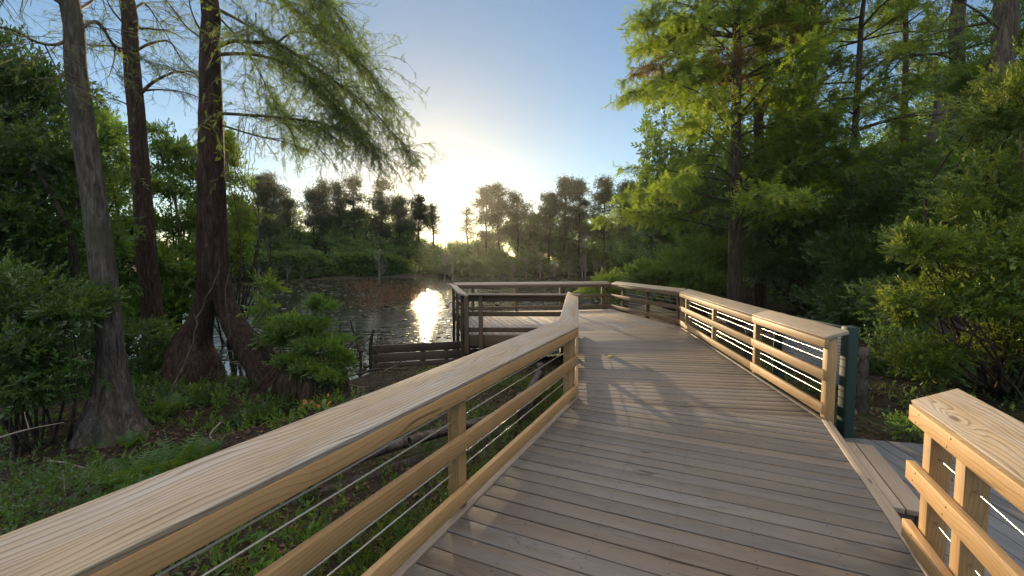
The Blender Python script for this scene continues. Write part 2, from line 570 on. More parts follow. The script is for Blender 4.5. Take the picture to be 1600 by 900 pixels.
M['plank'] = wood_mat('wet_dark_planks', (0.145, 0.102, 0.076), (0.085, 0.061, 0.048), (0.051, 0.034, 0.027), lines=0.5, vary=0.25, rough=0.6)
M['log'] = bark_mat('dark_fence_log', (0.075, 0.06, 0.055), (0.14, 0.12, 0.11), zs=0.5, scale=10, bump=0.4)
M['bark_grey'] = bark_mat('grey_cypress_bark', (0.08, 0.067, 0.06), (0.165, 0.142, 0.13), moss=(0.06, 0.065, 0.035), scale=24)
M['bark_red'] = bark_mat('red_brown_cypress_bark', (0.042, 0.026, 0.021), (0.10, 0.063, 0.05), scale=22)
M['bark_dark'] = bark_mat('dark_bark', (0.06, 0.045, 0.036), (0.13, 0.10, 0.08))
M['bark_pale'] = bark_mat('pale_tree_bark', (0.10, 0.078, 0.065), (0.19, 0.15, 0.125), scale=20)
M['twig'] = plain_mat('bare_twigs', (0.09, 0.065, 0.05), 0.8)
M['dead'] = plain_mat('dead_grey_wood', (0.20, 0.17, 0.15), 0.85)
M['cable'] = plain_mat('steel_cable', (0.62, 0.60, 0.56), 0.32, 0.9, var=0.08)
M['screw'] = plain_mat('dull_screw_head', (0.10, 0.085, 0.07), 0.5, 0.6, var=0.1)
M['green_paint'] = plain_mat('dark_green_paint', (0.006, 0.026, 0.021), 0.6, var=0.2, scale=12, bump=0.1)
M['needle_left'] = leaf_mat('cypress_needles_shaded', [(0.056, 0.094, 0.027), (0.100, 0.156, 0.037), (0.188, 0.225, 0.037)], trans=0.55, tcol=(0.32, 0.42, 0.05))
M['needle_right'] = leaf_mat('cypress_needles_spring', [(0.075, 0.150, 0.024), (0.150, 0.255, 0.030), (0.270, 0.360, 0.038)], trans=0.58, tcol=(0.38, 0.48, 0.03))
M['needle_red'] = leaf_mat('bronze_twigs_and_leaves', [(0.06, 0.05, 0.02), (0.10, 0.075, 0.025), (0.14, 0.14, 0.025)], trans=0.45, tcol=(0.35, 0.18, 0.03))
M['pine'] = leaf_mat('pine_needles', [(0.036, 0.055, 0.020), (0.060, 0.079, 0.026), (0.090, 0.098, 0.031)], trans=0.35, tcol=(0.22, 0.2, 0.03))
M['leaf_dark'] = leaf_mat('dark_broad_leaves', [(0.026, 0.058, 0.017), (0.052, 0.111, 0.023), (0.104, 0.182, 0.034)], trans=0.45, tcol=(0.22, 0.36, 0.04), gloss=0.05)
M['leaf_mid'] = leaf_mat('green_broad_leaves', [(0.052, 0.111, 0.023), (0.098, 0.189, 0.031), (0.169, 0.260, 0.039)], trans=0.52, tcol=(0.30, 0.46, 0.04))
M['leaf_lit'] = leaf_mat('fresh_yellow_green_leaves', [(0.072, 0.144, 0.024), (0.132, 0.228, 0.031), (0.240, 0.312, 0.042)], trans=0.52, tcol=(0.38, 0.48, 0.04))
M['leaf_shrub'] = leaf_mat('glossy_shrub_leaves', [(0.038, 0.076, 0.016), (0.076, 0.142, 0.022), (0.164, 0.218, 0.033), (0.218, 0.197, 0.033)], trans=0.42, gloss=0.03, rough=0.4)
M['leaf_far'] = leaf_mat('far_wood_leaves', [(0.044, 0.088, 0.027), (0.081, 0.144, 0.037), (0.138, 0.200, 0.050)], trans=0.5, tcol=(0.30, 0.44, 0.06))
M['reed'] = leaf_mat('russet_reeds', [(0.13, 0.06, 0.03), (0.20, 0.10, 0.05), (0.16, 0.11, 0.05)], trans=0.4, tcol=(0.35, 0.16, 0.06))
M['pad'] = leaf_mat('floating_leaves', [(0.03, 0.028, 0.016), (0.05, 0.045, 0.024), (0.045, 0.055, 0.024)], trans=0.03, gloss=0.10, rough=0.3)
M['fern'] = leaf_mat('fern_green', [(0.037, 0.106, 0.025), (0.062, 0.163, 0.037), (0.112, 0.213, 0.050)], trans=0.45)
M['grass'] = leaf_mat('weed_green', [(0.042, 0.090, 0.017), (0.072, 0.144, 0.024), (0.132, 0.192, 0.036)], trans=0.45)
M['litter'] = leaf_mat('dry_leaf_litter', [(0.05, 0.03, 0.018), (0.10, 0.06, 0.035), (0.17, 0.11, 0.065)], trans=0.1, gloss=0.02)
M['red_leaf'] = leaf_mat('red_young_leaves', [(0.28, 0.06, 0.02), (0.36, 0.12, 0.02), (0.30, 0.22, 0.03)], trans=0.4, tcol=(0.5, 0.15, 0.03))
M['yellow_leaf'] = leaf_mat('yellow_leaf', [(0.45, 0.40, 0.06), (0.55, 0.5, 0.08)], trans=0.3)


def ground_mat():
    m, t = new_mat('damp_forest_floor'); b = NB(t)
    oc = b.n('ShaderNodeTexCoord').outputs['Object']
    n1 = b.noise(oc, 0.7, 5.0, 0.6); n2 = b.noise(oc, 9.0, 6.0, 0.7); n3 = b.noise(oc, 40.0, 4.0, 0.7)
    f = b.math('ADD', b.math('MULTIPLY', n2, 0.6), b.math('MULTIPLY', n3, 0.4))
    col = b.ramp(f, [(0.32, (0.010, 0.008, 0.006)), (0.5, (0.028, 0.021, 0.015)), (0.72, (0.07, 0.052, 0.036))])
    col = b.mix(b.ramp(n1, [(0.5, (0, 0, 0)), (0.62, (0.55,) * 3)]), col, (0.03, 0.045, 0.014))
    bp = b.n('ShaderNodeBump', {'Height': f, 'Strength': 0.9, 'Distance': 0.05})
    p = b.n('ShaderNodeBsdfPrincipled', {'Base Color': col, 'Roughness': 0.9, 'Normal': bp.outputs[0]})
    p.inputs['Specular IOR Level'].default_value = 0.2
    b.out(p.outputs[0]); return m


def water_mat():
    m, t = new_mat('dark_pond_water'); b = NB(t)
    oc = b.n('ShaderNodeTexCoord').outputs['Object']
    r1 = b.noise(b.vmul(oc, (0.09, 1.0, 1)), 3.0, 2.0, 0.5); r2 = b.noise(b.vmul(oc, (0.13, 1.0, 1)), 11.0, 1.0, 0.5)
    h = b.math('ADD', r1, b.math('MULTIPLY', r2, 0.35))
    # sheltered still water by the near bank, light ripples further out
    sh = b.n('ShaderNodeMapRange', {0: b.sep(oc)[1], 1: 9.5, 2: 18.0, 3: 0.05, 4: 0.6}).outputs[0]
    rg = b.n('ShaderNodeMapRange', {0: b.sep(oc)[1], 1: 9.0, 2: 22.0, 3: 0.03, 4: 0.10}).outputs[0]
    bp = b.n('ShaderNodeBump', {'Height': h, 'Strength': sh, 'Distance': 0.06})
    p = b.n('ShaderNodeBsdfPrincipled', {'Base Color': (0.012, 0.012, 0.009, 1), 'Roughness': rg, 'IOR': 1.33, 'Normal': bp.outputs[0]})
    b.out(p.outputs[0]); return m


M['ground'] = ground_mat()
M['water'] = water_mat()

# ------------------------------------------------------------------ terrain and water
WATER = -0.90
POND = np.array([(-24, 15.0), (-15, 12.5), (-9.5, 10.6), (-6.6, 9.45), (-5.2, 9.75), (-4.3, 8.9), (-3.75, 8.75), (-3.32, 9.7), (-3.3, 10.3), (-1.0, 10.95),
                 (3.2, 12.8), (4.6, 17), (7.0, 26), (10.5, 42), (13, 58), (16, 68), (4, 69), (-8, 68), (-18, 62), (-26, 55), (-40, 48), (-48, 34), (-38, 20)], float)


def pond_distance(P):
    """signed distance to the shore, positive inside the pond"""
    d = np.full(len(P), 1e9); inside = np.zeros(len(P), bool)
    for i in range(len(POND)):
        a, b = POND[i], POND[(i + 1) % len(POND)]
        ab = b - a
        t = np.clip(((P - a) @ ab) / (ab @ ab), 0, 1)
        d = np.minimum(d, np.linalg.norm(P - (a + t[:, None] * ab), axis=1))
        c = ((a[1] > P[:, 1]) != (b[1] > P[:, 1])) & (P[:, 0] < (b[0] - a[0]) * (P[:, 1] - a[1]) / (b[1] - a[1] + 1e-12) + a[0])
        inside ^= c
    return np.where(inside, d, -d)


def vnoise(P, s, seed=0):
    """cheap smooth value noise in the plane"""
    q = P * s
    i = np.floor(q).astype(int); f = q - i; f = f * f * (3 - 2 * f)
    def h(a, b):
        v = np.sin(a * 127.1 + b * 311.7 + seed * 74.7) * 43758.5453
        return v - np.floor(v)
    a, b = i[:, 0], i[:, 1]
    return (h(a, b) * (1 - f[:, 0]) + h(a + 1, b) * f[:, 0]) * (1 - f[:, 1]) + (h(a, b + 1) * (1 - f[:, 0]) + h(a + 1, b + 1) * f[:, 0]) * f[:, 1]


PUDDLES = [(-4.25, 6.6, 0.55), (-3.75, 6.85, 0.35)]


def height(P):
    P = np.asarray(P, float).reshape(-1, 2)
    d = pond_distance(P)
    z = np.where(d > 0, WATER - np.minimum(d * 0.35, 0.8), WATER + 0.22 * (1 - np.exp(d / 0.9)))
    land = np.clip(-d / 1.5, 0, 1)
    z = z + land * (0.10 * (vnoise(P, 0.6) - 0.4) + 0.06 * (vnoise(P, 2.1, 3) - 0.5))
    r = np.hypot(P[:, 0], P[:, 1] - 20)
    z = z + np.clip((r - 35) / 60, 0, 1) * 1.2 * land
    z = z + land * 0.22 * np.clip((P[:, 0] - 3.5) / 3, 0, 1)
    for x, y, s in PUDDLES:
        z = z - 0.32 * np.exp(-((P[:, 0] - x) ** 2 + ((P[:, 1] - y) * 1.0) ** 2) / s ** 2)
    return z


def ground_z(x, y): return float(height([[x, y]])[0])


def axis(lo, hi, n_lo, n_hi, fine_lo, fine_hi, step):
    a = np.geomspace(1, fine_lo - lo + 1, n_lo)[::-1]
    return np.concatenate([fine_lo + 1 - a, np.arange(fine_lo + step, fine_hi, step), fine_hi - 1 + np.geomspace(1, hi - fine_hi + 1, n_hi)])


gx = axis(-400, 400, 40, 40, -14, 12, 0.14)
gy = axis(-200, 500, 26, 50, -3, 16, 0.14)
GX, GY = np.meshgrid(gx, gy)
GP = np.stack([GX.ravel(), GY.ravel()], 1)
gz = height(GP)
GV = np.column_stack([GP, gz])
gi = np.arange(len(GP)).reshape(len(gy), len(gx))
gq = np.stack([gi[:-1, :-1], gi[:-1, 1:], gi[1:, 1:], gi[1:, :-1]], -1).reshape(-1, 4)
ground = make('ground', GV, [gq], M['ground'], smooth=True)
tag(ground, kind='structure')

wv = [(-60, -4, WATER), (30, -4, WATER), (30, 75, WATER), (-60, 75, WATER)]
water = make('water', wv, [np.array([[0, 1, 2, 3]])], M['water'])
tag(water, kind='structure')

# floating leaves that cover much of the pond
n = 60000
PX = np.column_stack([rng.uniform(-45, 15, n), 9.0 + 60 * rng.random(n) ** 1.7])
dens = 0.55 * vnoise(PX * np.array([1, 0.6]), 0.35, 5) + 0.45 * vnoise(PX * np.array([1, 0.5]), 1.3, 9)
keep = (pond_distance(PX) > 0.12) & (dens > 0.42 + 0.25 * rng.random(n) - 0.1) & (rng.random(n) < np.interp(PX[:, 1], [12, 30, 70], [1.0, 0.6, 0.3]))
PX = PX[keep]; n = len(PX)
th = np.linspace(0, 2 * np.pi, 6, endpoint=False)
pv = np.column_stack([np.cos(th), np.sin(th), 0.0 * th])
pf = np.array([[0, 1, 2, 3], [0, 3, 4, 5]])
ang = rng.uniform(0, 6.28, n)
sz = (0.02 + 0.075 * rng.random(n) ** 2) * (0.6 + PX[:, 1] / 25)
V, F, k = scatter((pv, pf), np.column_stack([PX, np.full(n, WATER + 0.012)]), np.column_stack([np.cos(ang), np.sin(ang), rng.normal(0, 0.05, n)]), sz, roll=0.16)
pads = foliage('floating_leaves', M['pad'], [(V, F, k)])
tag(pads, 'small dark floating leaves scattered over the pond surface', 'floating leaves', kind='stuff')

# the hazy evening air
hz = np.array([(x, y, z) for z in (-3.2, 27) for y in (-205, 505) for x in (-405, 405)], float)
m, t = new_mat('evening_haze'); b = NB(t)
pv = b.n('ShaderNodeVolumePrincipled', {'Color': (0.95, 0.93, 0.92, 1), 'Density': 0.00032, 'Anisotropy': 0.74})
b.n('ShaderNodeOutputMaterial', {'Volume': pv.outputs[0]})
haze = make('haze', hz, [np.array([[0, 2, 3, 1], [4, 5, 7, 6], [0, 1, 5, 4], [2, 6, 7, 3], [0, 4, 6, 2], [1, 3, 7, 5]])], m)
tag(haze, 'thin evening haze over the pond and its shores', 'haze', kind='stuff')

# ------------------------------------------------------------------ boardwalk
A_N, A_M, A_P = R(24.9), R(8.6), R(-12.5)
dN, dM, dP = (np.array([math.sin(a), math.cos(a)]) for a in (A_N, A_M, A_P))
perp = lambda d: np.array([d[1], -d[0]])         # to the right of d
BL = on(903, 622, 0)[:2]                         # bend, left edge
BR = on(1283, 656, 0)[:2]                        # bend, right edge
SL = BL + dM * 5.02                              # seam to the platform
KR = on(1060, 509.5, 0)[:2]                      # kink on the right
FR = on(954, 483, 0)[:2]
FL = np.array([-1.80, 14.05])
NL = np.array([-0.98, 9.85])
CR = SL - dM * 0.45                              # corner where the platform's front edge meets the walk
nl0, nr0 = BL - dN * 8.2, BR - dN * 7.6

walk = thing('boardwalk', 'weathered grey wooden boardwalk bending left to right towards the pond', 'boardwalk', (1.8, 4.9, 0))
decking([nl0, nr0, BR, BL], perp(dN), 0.158, 0.013, -0.038, 0.0).build('deck_boards', M['deck'], walk, bevel=0.002)
decking([BL + dM * 0.004, BR + dM * 0.004, KR, SL], perp(dM), 0.158, 0.012, -0.038, 0.0).build('deck_boards', M['deck'], walk, bevel=0.002)
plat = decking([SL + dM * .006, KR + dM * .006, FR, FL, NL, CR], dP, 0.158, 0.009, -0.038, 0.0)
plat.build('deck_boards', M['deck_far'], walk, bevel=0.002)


def v3(p, z): return np.array([p[0], p[1], z])


def strip(w, a, b, off, wid, z0, z1, side):
    """a board along a-b, offset sideways (side = unit vector pointing off the deck)"""
    o = np.array(side) * (off + wid / 2)
    w.beam(v3(a + o, (z0 + z1) / 2), v3(b + o, (z0 + z1) / 2), wid, z1 - z0)


w = Wood()
rN, rM = perp(dN), perp(dM)
strip(w, nl0, BL, 0.003, 0.055, -0.05, 0.006, -rN)
strip(w, nr0, BR, 0.003, 0.040, -0.05, 0.006, rN)
strip(w, nr0, BR, 0.048, 0.040, -0.20, -0.004, rN)
strip(w, BL + dM * .02, SL - dM * .45, 0.003, 0.045, -0.05, 0.006, -rM)
strip(w, BR + dM * .03, KR, 0.003, 0.045, -0.05, 0.006, rM)
w.build('edge_trim', M['cap_old'], walk)
w = Wood()
for a, b, s in ((nl0, BL, -rN), (BL, CR, -rM), (BR, KR, rM)):
    strip(w, a, b, 0.004, 0.04, -0.30, -0.052, s)
for a, b in ((NL, CR), (FL, NL), (KR, FR), (FR, FL)):
    d = (b - a) / np.linalg.norm(b - a); s = perp(d)
    c = np.array([1.0, 12.0])
    if np.dot(s, (a + b) / 2 - c) < 0: s = -s
    strip(w, a, b, 0.004, 0.04, -0.27, -0.008, s)
strip(w, nr0, BR, 0.10, 0.03, -0.62, -0.06, rN)
w.build('fascia', M['rail_old'], walk)
for p in (NL + (0.5, 0.6), FL + (0.4, -0.4), (0.2, 12), (1.6, 13.6), (2.2, 11.2), CR + (0.1, 0.3), FR + (-0.5, -0.5), BL + rN * 0.4, BL + rM * 0.3 + dM * 2.4, BL - dN * 2.4 + rN * 0.4, BR - rM * 0.5 + dM * 2.2, KR - rM * 0.7):
    x, y = p[0], p[1]
    w = Wood(); w.beam((x, y, -1.9), (x, y, -0.045), 0.16, 0.16, side=(1, 0, 0), up=(0, 1, 0))
    w.build('pile', M['rail_old'], walk)

# ------------------------------------------------------------------ railings
CAP_W, CAP_RISE, H_IN = 0.25, 0.074, 0.887
POST = 0.092


def railing(label, A, B, out, posts, cap=True, cables=True, m_cap='cap', m_rail='rail', mitre=(0, 0), ext=(0, 0), cuts=None, z_foot=-0.34,
            rail_ext=(0, 0), outside=0.09, joint=None):
    """A, B: ends of the rail's deck-side line; out: unit vector away from the deck; posts: distances along A-B"""
    A, B, out = np.array(A[:2], float), np.array(B[:2], float), np.array(out, float)
    L = np.linalg.norm(B - A); d = (B - A) / L
    mid = (A + B) / 2
    t = thing('railing', label, 'railing', (mid[0], mid[1], 0), 'wooden railings of the boardwalk')
    p = lambda s, o, z: np.array([*(A + d * s + out * o), z])
    for s in posts:
        w = Wood()
        top = H_IN + CAP_RISE * 0.42 - 0.03
        w.beam(p(s, outside + 0.005, z_foot), p(s, outside + 0.005, top), POST, POST, side=v3(out, 0), up=v3(d, 0))
        w.build('post', M[m_rail], t)
    tilt = v3(out, 0) * math.sqrt(CAP_W ** 2 - CAP_RISE ** 2) / CAP_W + np.array([0, 0, CAP_RISE / CAP_W])
    nrm = np.array([*(-out * CAP_RISE / CAP_W), math.sqrt(1 - (CAP_RISE / CAP_W) ** 2)])
    cuts_ = [0.0, L] if joint is None else [0.0, joint, L]
    for k, (s0_, s1_) in enumerate(zip(cuts_[:-1], cuts_[1:])):
        first, last_ = k == 0, k == len(cuts_) - 2
        w = Wood()
        a = p(s0_ - ext[0] if first else s0_ + 0.0015, 0, H_IN) + tilt * CAP_W / 2 - nrm * 0.02
        b = p(s1_ + ext[1] if last_ else s1_ - 0.0015, 0, H_IN) + tilt * CAP_W / 2 - nrm * 0.02
        w.beam(a, b, CAP_W, 0.04, side=tilt, up=nrm, sh0=mitre[0] if first else 0, sh1=mitre[1] if last_ else 0)
        w.build('cap_board', M[m_cap], t, bevel=0.004)
        e0, e1 = (rail_ext[0] if first else -0.0015), (rail_ext[1] if last_ else -0.0015)
        for name, z0, z1 in (('apron_board', 0.765, 0.855), ('mid_rail', 0.42, 0.525), ('bottom_rail', 0.06, 0.165)):
            w = Wood()
            c = 0.022 if name != 'bottom_rail' else 0.02
            dz = random.uniform(-0.003, 0.003)
            w.beam(p(s0_ - e0, c, (z0 + z1) / 2 + dz), p(s1_ + e1, c, (z0 + z1) / 2 + dz), 0.042, z1 - z0, side=v3(out, 0))
            w.build(name, M[m_rail], t, bevel=0.003)
    if m_rail == 'rail':
        for s in posts:
            for z, c in ((0.81, 0.022), (0.472, 0.022), (0.112, 0.02)):
                for q in (-1, 1):
                    u_ = s + q * 0.018 + random.uniform(-0.004, 0.004)
                    if not 0.01 < u_ < L - 0.01: continue
                    o_ = c - 0.021; zz = z + q * 0.026 + random.uniform(-0.004, 0.004)
                    k = Tubes(); k.add([p(u_, o_ + 0.004, zz), p(u_, o_ - 0.0012, zz), p(u_, o_ - 0.0016, zz)], [0.0055, 0.0055, 0.0002], 8)
                    k.build('screw_head', M['screw'], t)
    if cables:
        for z in (0.70, 0.61, 0.335, 0.25):
            q = Tubes(); s = np.linspace(min(posts), max(posts), 9)
            q.add([p(x, outside, z + 0.004 * (x / L - 0.5) ** 2) for x in s], np.full(9, 0.0048), 6)
            q.build('cable', M['cable'], t)
    return t


mit = math.tan((A_N - A_M) / 2) * CAP_W
lnA = BL - dN * 5.6 - rN * 0.005
railing('long pine railing with a sloping cap running from the lower left corner to the bend', lnA, BL, -rN,
        [0.5, 2.98, 5.49], mitre=(0, mit), rail_ext=(0, 0.0))
railing('short railing seen end on between the bend and the platform', BL, CR + dM * 0.25, -rM, [0.12, 2.3, 4.3], mitre=(-mit, 0), ext=(0, 0.05))
mr = KR - BR
railing('sunlit golden railing on the right between the sign and the kink', BR, KR, rM,
        [0.075, 1.95, 4.0, 6.15, 6.72], mitre=(0.03, 0.02), ext=(-0.0, 0.0), z_foot=-0.62, joint=1.95)
dK = (FR - KR) / np.linalg.norm(FR - KR)
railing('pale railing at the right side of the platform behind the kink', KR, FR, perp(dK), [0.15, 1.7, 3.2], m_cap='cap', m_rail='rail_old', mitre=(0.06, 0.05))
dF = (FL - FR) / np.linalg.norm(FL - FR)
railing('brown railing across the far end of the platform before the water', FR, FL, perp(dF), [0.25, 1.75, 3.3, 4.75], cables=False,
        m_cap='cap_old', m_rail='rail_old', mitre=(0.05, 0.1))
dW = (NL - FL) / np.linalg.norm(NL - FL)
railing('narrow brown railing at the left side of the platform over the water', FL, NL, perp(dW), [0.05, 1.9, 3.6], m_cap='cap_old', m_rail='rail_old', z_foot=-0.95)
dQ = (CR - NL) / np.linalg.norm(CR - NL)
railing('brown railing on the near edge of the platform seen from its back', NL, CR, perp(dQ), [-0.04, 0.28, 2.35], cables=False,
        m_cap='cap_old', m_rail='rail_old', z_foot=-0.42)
nrB = on(1423, 625, H_IN)[:2]
nrA = nrB - dN * 3.4
railing('sunlit pine railing at the lower right corner in front of the lower deck', nrB, nrA, rN, [0.10, 0.46, 1.9], z_foot=-0.62, mitre=(-0.10, 0), rail_ext=(0.02, 0))

# ------------------------------------------------------------------ lower deck, step, sign, fences, bulkhead
LOW = -0.34
ld = thing('lower_deck', 'blue grey lower deck below the opening in the right railing', 'deck', (4.2, 3.2, LOW))
q0 = on(1306, 682, LOW)[:2]; q1 = on(1560, 704, LOW)[:2]
decking([q0, q1, q1 - dM * 6.0, nr0 + rN * 0.10, BR + rN * 0.10 - dN * 0.05], dM, 0.15, 0.007, LOW - 0.04, LOW).build('deck_boards', M['deck_low'], ld, bevel=0.003)
w = Wood()
w.beam(v3(q0, LOW - 0.14), v3(q1, LOW - 0.14), 0.04, 0.18)
w.beam(v3(q1, LOW - 0.14), v3(q1 - dM * 6, LOW - 0.14), 0.04, 0.18)
w.build('edge_beam', M['deck_low'], ld)

st = thing('step', 'brown wooden step beside the boardwalk edge on the lower deck', 'step', (*(BR - dN * .8 + rN * .3), LOW))
s0, s1 = BR - dN * 0.12, BR - dN * 1.42
w = Wood(); 
for o in (0.195, 0.345):
    w.beam(v3(s0 + rN * o, -0.175), v3(s1 + rN * o, -0.175), 0.14, 0.04)
w.build('tread', M['cap_old'], st)
w = Wood()
w.beam(v3(s0 + rN * 0.36 - dN * .02, -0.27), v3(s1 + rN * 0.36 + dN * .03, -0.27), 0.04, 0.14)
w.beam(v3(s1 + rN * 0.15 + dN * .05, -0.27), v3(s1 + rN * 0.335 + dN * .05, -0.27), 0.04, 0.14)
w.build('riser', M['plank'], st)

sp1 = on(1317, 684, LOW)[:2] + np.array([0.06, 0.05]); sp0 = np.array([sp1[0] - 0.02, sp1[1] + 1.25])
sign = thing('information_sign', 'dark green information sign with a pale board behind the sunlit railing', 'sign', (sp1[0], sp1[1] + 0.6, LOW))
for q, tall in ((sp1, 0.975), (sp0, 0.975)):
    w = Wood(); w.beam((q[0], q[1], -1.1), (q[0], q[1], tall - 0.03), 0.125, 0.125, side=(1, 0, 0), up=(0, 1, 0))
    o = w.build('post', M['green_paint'], sign, bevel=0.02)
for z in (0.90, 0.20):
    w = Wood(); w.beam((sp1[0], sp1[1] + 0.063, z), (sp0[0], sp0[1] - 0.063, z), 0.05, 0.06)
    w.build('frame_bar', M['green_paint'], sign)
m, t = new_mat('sign_print'); b = NB(t)
oc = b.n('ShaderNodeTexCoord').outputs['Object']
x, y, z = b.sep(oc)
ln = b.math('GREATER_THAN', b.math('FRACT', b.math('MULTIPLY', z, 26.0)), 0.62)
gate = b.math('GREATER_THAN', b.noise(b.comb(0.0, b.math('MULTIPLY', y, 9.0), b.math('FLOOR', b.math('MULTIPLY', z, 26.0))), 1.0, 1.0), 0.48)
col = b.ramp(z, [(0.42, (0.10, 0.22, 0.36)), (0.62, (0.30, 0.42, 0.55)), (0.80, (0.62, 0.66, 0.70))])
col = b.mix(b.math('MULTIPLY', b.math('MULTIPLY', ln, gate), 0.7), col, (0.12, 0.14, 0.18))
b.out(b.n('ShaderNodeBsdfPrincipled', {'Base Color': col, 'Roughness': 0.3}).outputs[0])
w = Wood(); w.beam((sp1[0], sp1[1] + 0.066, 0.55), (sp0[0], sp0[1] - 0.066, 0.55), 0.02, 0.64)
w.build('panel', m, sign)


def log_fence(name, label, posts, zr, rails, r=0.06, tilt=0.0):
    """posts: list of (x, y, top z); rails between consecutive posts at heights zr"""
    t = thing(name, label, 'fence', (*posts[0][:2], ground_z(*posts[0][:2])))
    for x, y, top in posts:
        g = ground_z(x, y)
        q = Tubes(); zz = np.linspace(g - 0.2, top, 7)
        q.add([(x, y, z) for z in zz] + [(x, y, top + 0.004)], [r] * 7 + [0.002], 10, wob=0.03); q.build('post', M['log'], t)
    for (x0, y0, _), (x1, y1, _) in zip(posts[:-1], posts[1:]):
        for h in zr:
            q = Tubes(); s = np.linspace(-0.03, 1.03, 9)
            q.add([(x0 + (x1 - x0) * u, y0 + (y1 - y0) * u, h + 0.02 * math.sin(u * 5)) for u in s], [r * 0.25] + [r * 0.85] * 7 + [r * 0.25], 8, wob=0.05); q.build('rail', M['log'], t)
    return t


a = at(1350, 560, 6.3); 
log_fence('split_rail_fence', 'short grey split rail fence behind the green sign', [(a[0], a[1], 0.42), (a[0] - 0.5, a[1] + 2.2, 0.40), (a[0] - 0.2, a[1] + 4.5, 0.40)], (-0.02, 0.30), None)
log_fence('split_rail_fence', 'dark log rail fence low behind the left railing on the bank', [(-2.1, 4.1, -0.45), (0.15, 6.15, -0.22), (0.55, 8.3, -0.3)], (-0.42, -0.68), None, r=0.075)

w0, w1 = np.array([-3.3, 10.15]), np.array([-0.55, 10.85])
bk = thing('retaining_wall', 'low dark plank wall holding the bank beside the platform', 'retaining wall', (*((w0 + w1) / 2), WATER))
for z0, z1 in ((-0.50, -0.315), (-0.72, -0.525), (-1.0, -0.745)):
    w = Wood(); w.beam(v3(w0, (z0 + z1) / 2), v3(w1, (z0 + z1) / 2 + 0.0), 0.05, z1 - z0); w.build('plank', M['plank'], bk)
for s in (0.03, 0.42, 0.62, 0.97):
    w = Wood(); q = w0 + (w1 - w0) * s + np.array([-0.03, 0.075]); w.beam(v3(q, -1.5), v3(q, -0.36), 0.09, 0.09, side=(1, 0, 0), up=(0, 1, 0)); w.build('post', M['plank'], bk)

# ------------------------------------------------------------------ trees
FE5, FE3 = feather_template(6, 0.24, 0.09), feather_template(4, 0.30, 0.15)
SP9, SP6 = spray_template(9, 0.40), spray_template(7, 0.55, leaf=0.5)
TUFT = tuft_template()


def wander(start, d, L, n, droop=0.0, wob=0.12, lift=0.0):
    p = np.array(start, float); d = np.array(d, float); d /= np.linalg.norm(d)
    out = [p.copy()]
    for i in range(n):
        d = d + rng.normal(0, wob, 3) + np.array([0, 0, lift * (1 - i / n) - droop * (i / n)])
        d /= np.linalg.norm(d)
        p = p + d * L / n
        out.append(p.copy())
    return np.array(out)


class Crown:
    """limbs and the sprays that hang on them"""
    def __init__(self): self.tubes = Tubes(); self.P, self.D, self.S = [], [], []

    def limb(self, pts, r0, r1=0.006, sides=6):
        self.tubes.add(pts, np.linspace(r0, r1, len(pts)), sides)

    def twigs(self, pts, per_m, length, droop, step, size, start=0.15, r=0.006, spread=1.0, out=None, sub=2, skip=0.0):
        """secondary and tertiary twigs with sprays along a limb"""
        seg = np.linalg.norm(np.diff(pts, axis=0), axis=1); cum = np.concatenate([[0], np.cumsum(seg)]); L = cum[-1]
        for _ in range(int(L * per_m * (1 - start)) + 1):
            s = L * (start + (1 - start) * rng.random() ** 0.8)
            i = min(len(seg) - 1, int(np.searchsorted(cum, s) - 1)); f = (s - cum[i]) / max(seg[i], 1e-6)
            p = pts[i] + (pts[i + 1] - pts[i]) * f
            T = (pts[i + 1] - pts[i]) / max(seg[i], 1e-6)
            side = np.cross(T, [0, 0, 1]); side /= np.linalg.norm(side) + 1e-6
            sg = 1 if rng.random() < 0.5 else -1
            d = T * rng.uniform(0.3, 0.9) + side * sg * rng.uniform(0.3, 1.0) * spread + np.array([0, 0, rng.uniform(-0.35, 0.25)])
            ln = length * rng.uniform(0.5, 1.2) * (1.15 - 0.6 * s / L)
            tw = wander(p, d, ln, 6, droop)
            self.tubes.add(tw, np.linspace(r, 0.0018, 7), 3)
            self.sprays(tw, step, size, skip)
            for _ in range(sub):
                j = rng.integers(1, 6)
                d2 = (tw[j + 1] - tw[j]) / np.linalg.norm(tw[j + 1] - tw[j]) + rng.normal(0, 0.6, 3) + np.array([0, 0, -0.3])
                t2 = wander(tw[j], d2, ln * rng.uniform(0.3, 0.6), 4, droop * 1.3)
                self.tubes.add(t2, np.linspace(r * 0.6, 0.0015, 5), 3)
                self.sprays(t2, step, size, skip)

    def sprays(self, tw, step, size, skip=0.0):
        for a, b in zip(tw[:-1], tw[1:]):
            L = np.linalg.norm(b - a); T = (b - a) / L
            k = max(1, int(L / step))
            for u in (np.arange(k) + rng.random(k)) / k:
                if rng.random() < skip: continue
                d = T * 0.7 + rng.normal(0, 0.55, 3) + np.array([0, 0, -0.15])
                self.P.append(a + (b - a) * min(u, 1)); self.D.append(d); self.S.append(size * rng.uniform(0.6, 1.25))

    def build(self, root, tpl, m_leaf, m_wood, name='crown', wood='branches'):
        if self.tubes.n: self.tubes.build(wood, m_wood, root)
        V, F, k = scatter(tpl, np.array(self.P), np.array(self.D), np.array(self.S), roll=0.7)
        return foliage(name, m_leaf, [(V, F, k)], root)


def trunk_from(rows, n, up=None):
    """rows of (px, py, depth, half width in px) -> points and radii"""
    q = np.array([[*at(a, b, c), d * c / FPX] for a, b, c, d in rows])
    if up is not None: q = np.vstack([q, up])
    s = smooth_path(q, n)
    return s[:, :3], s[:, 3]


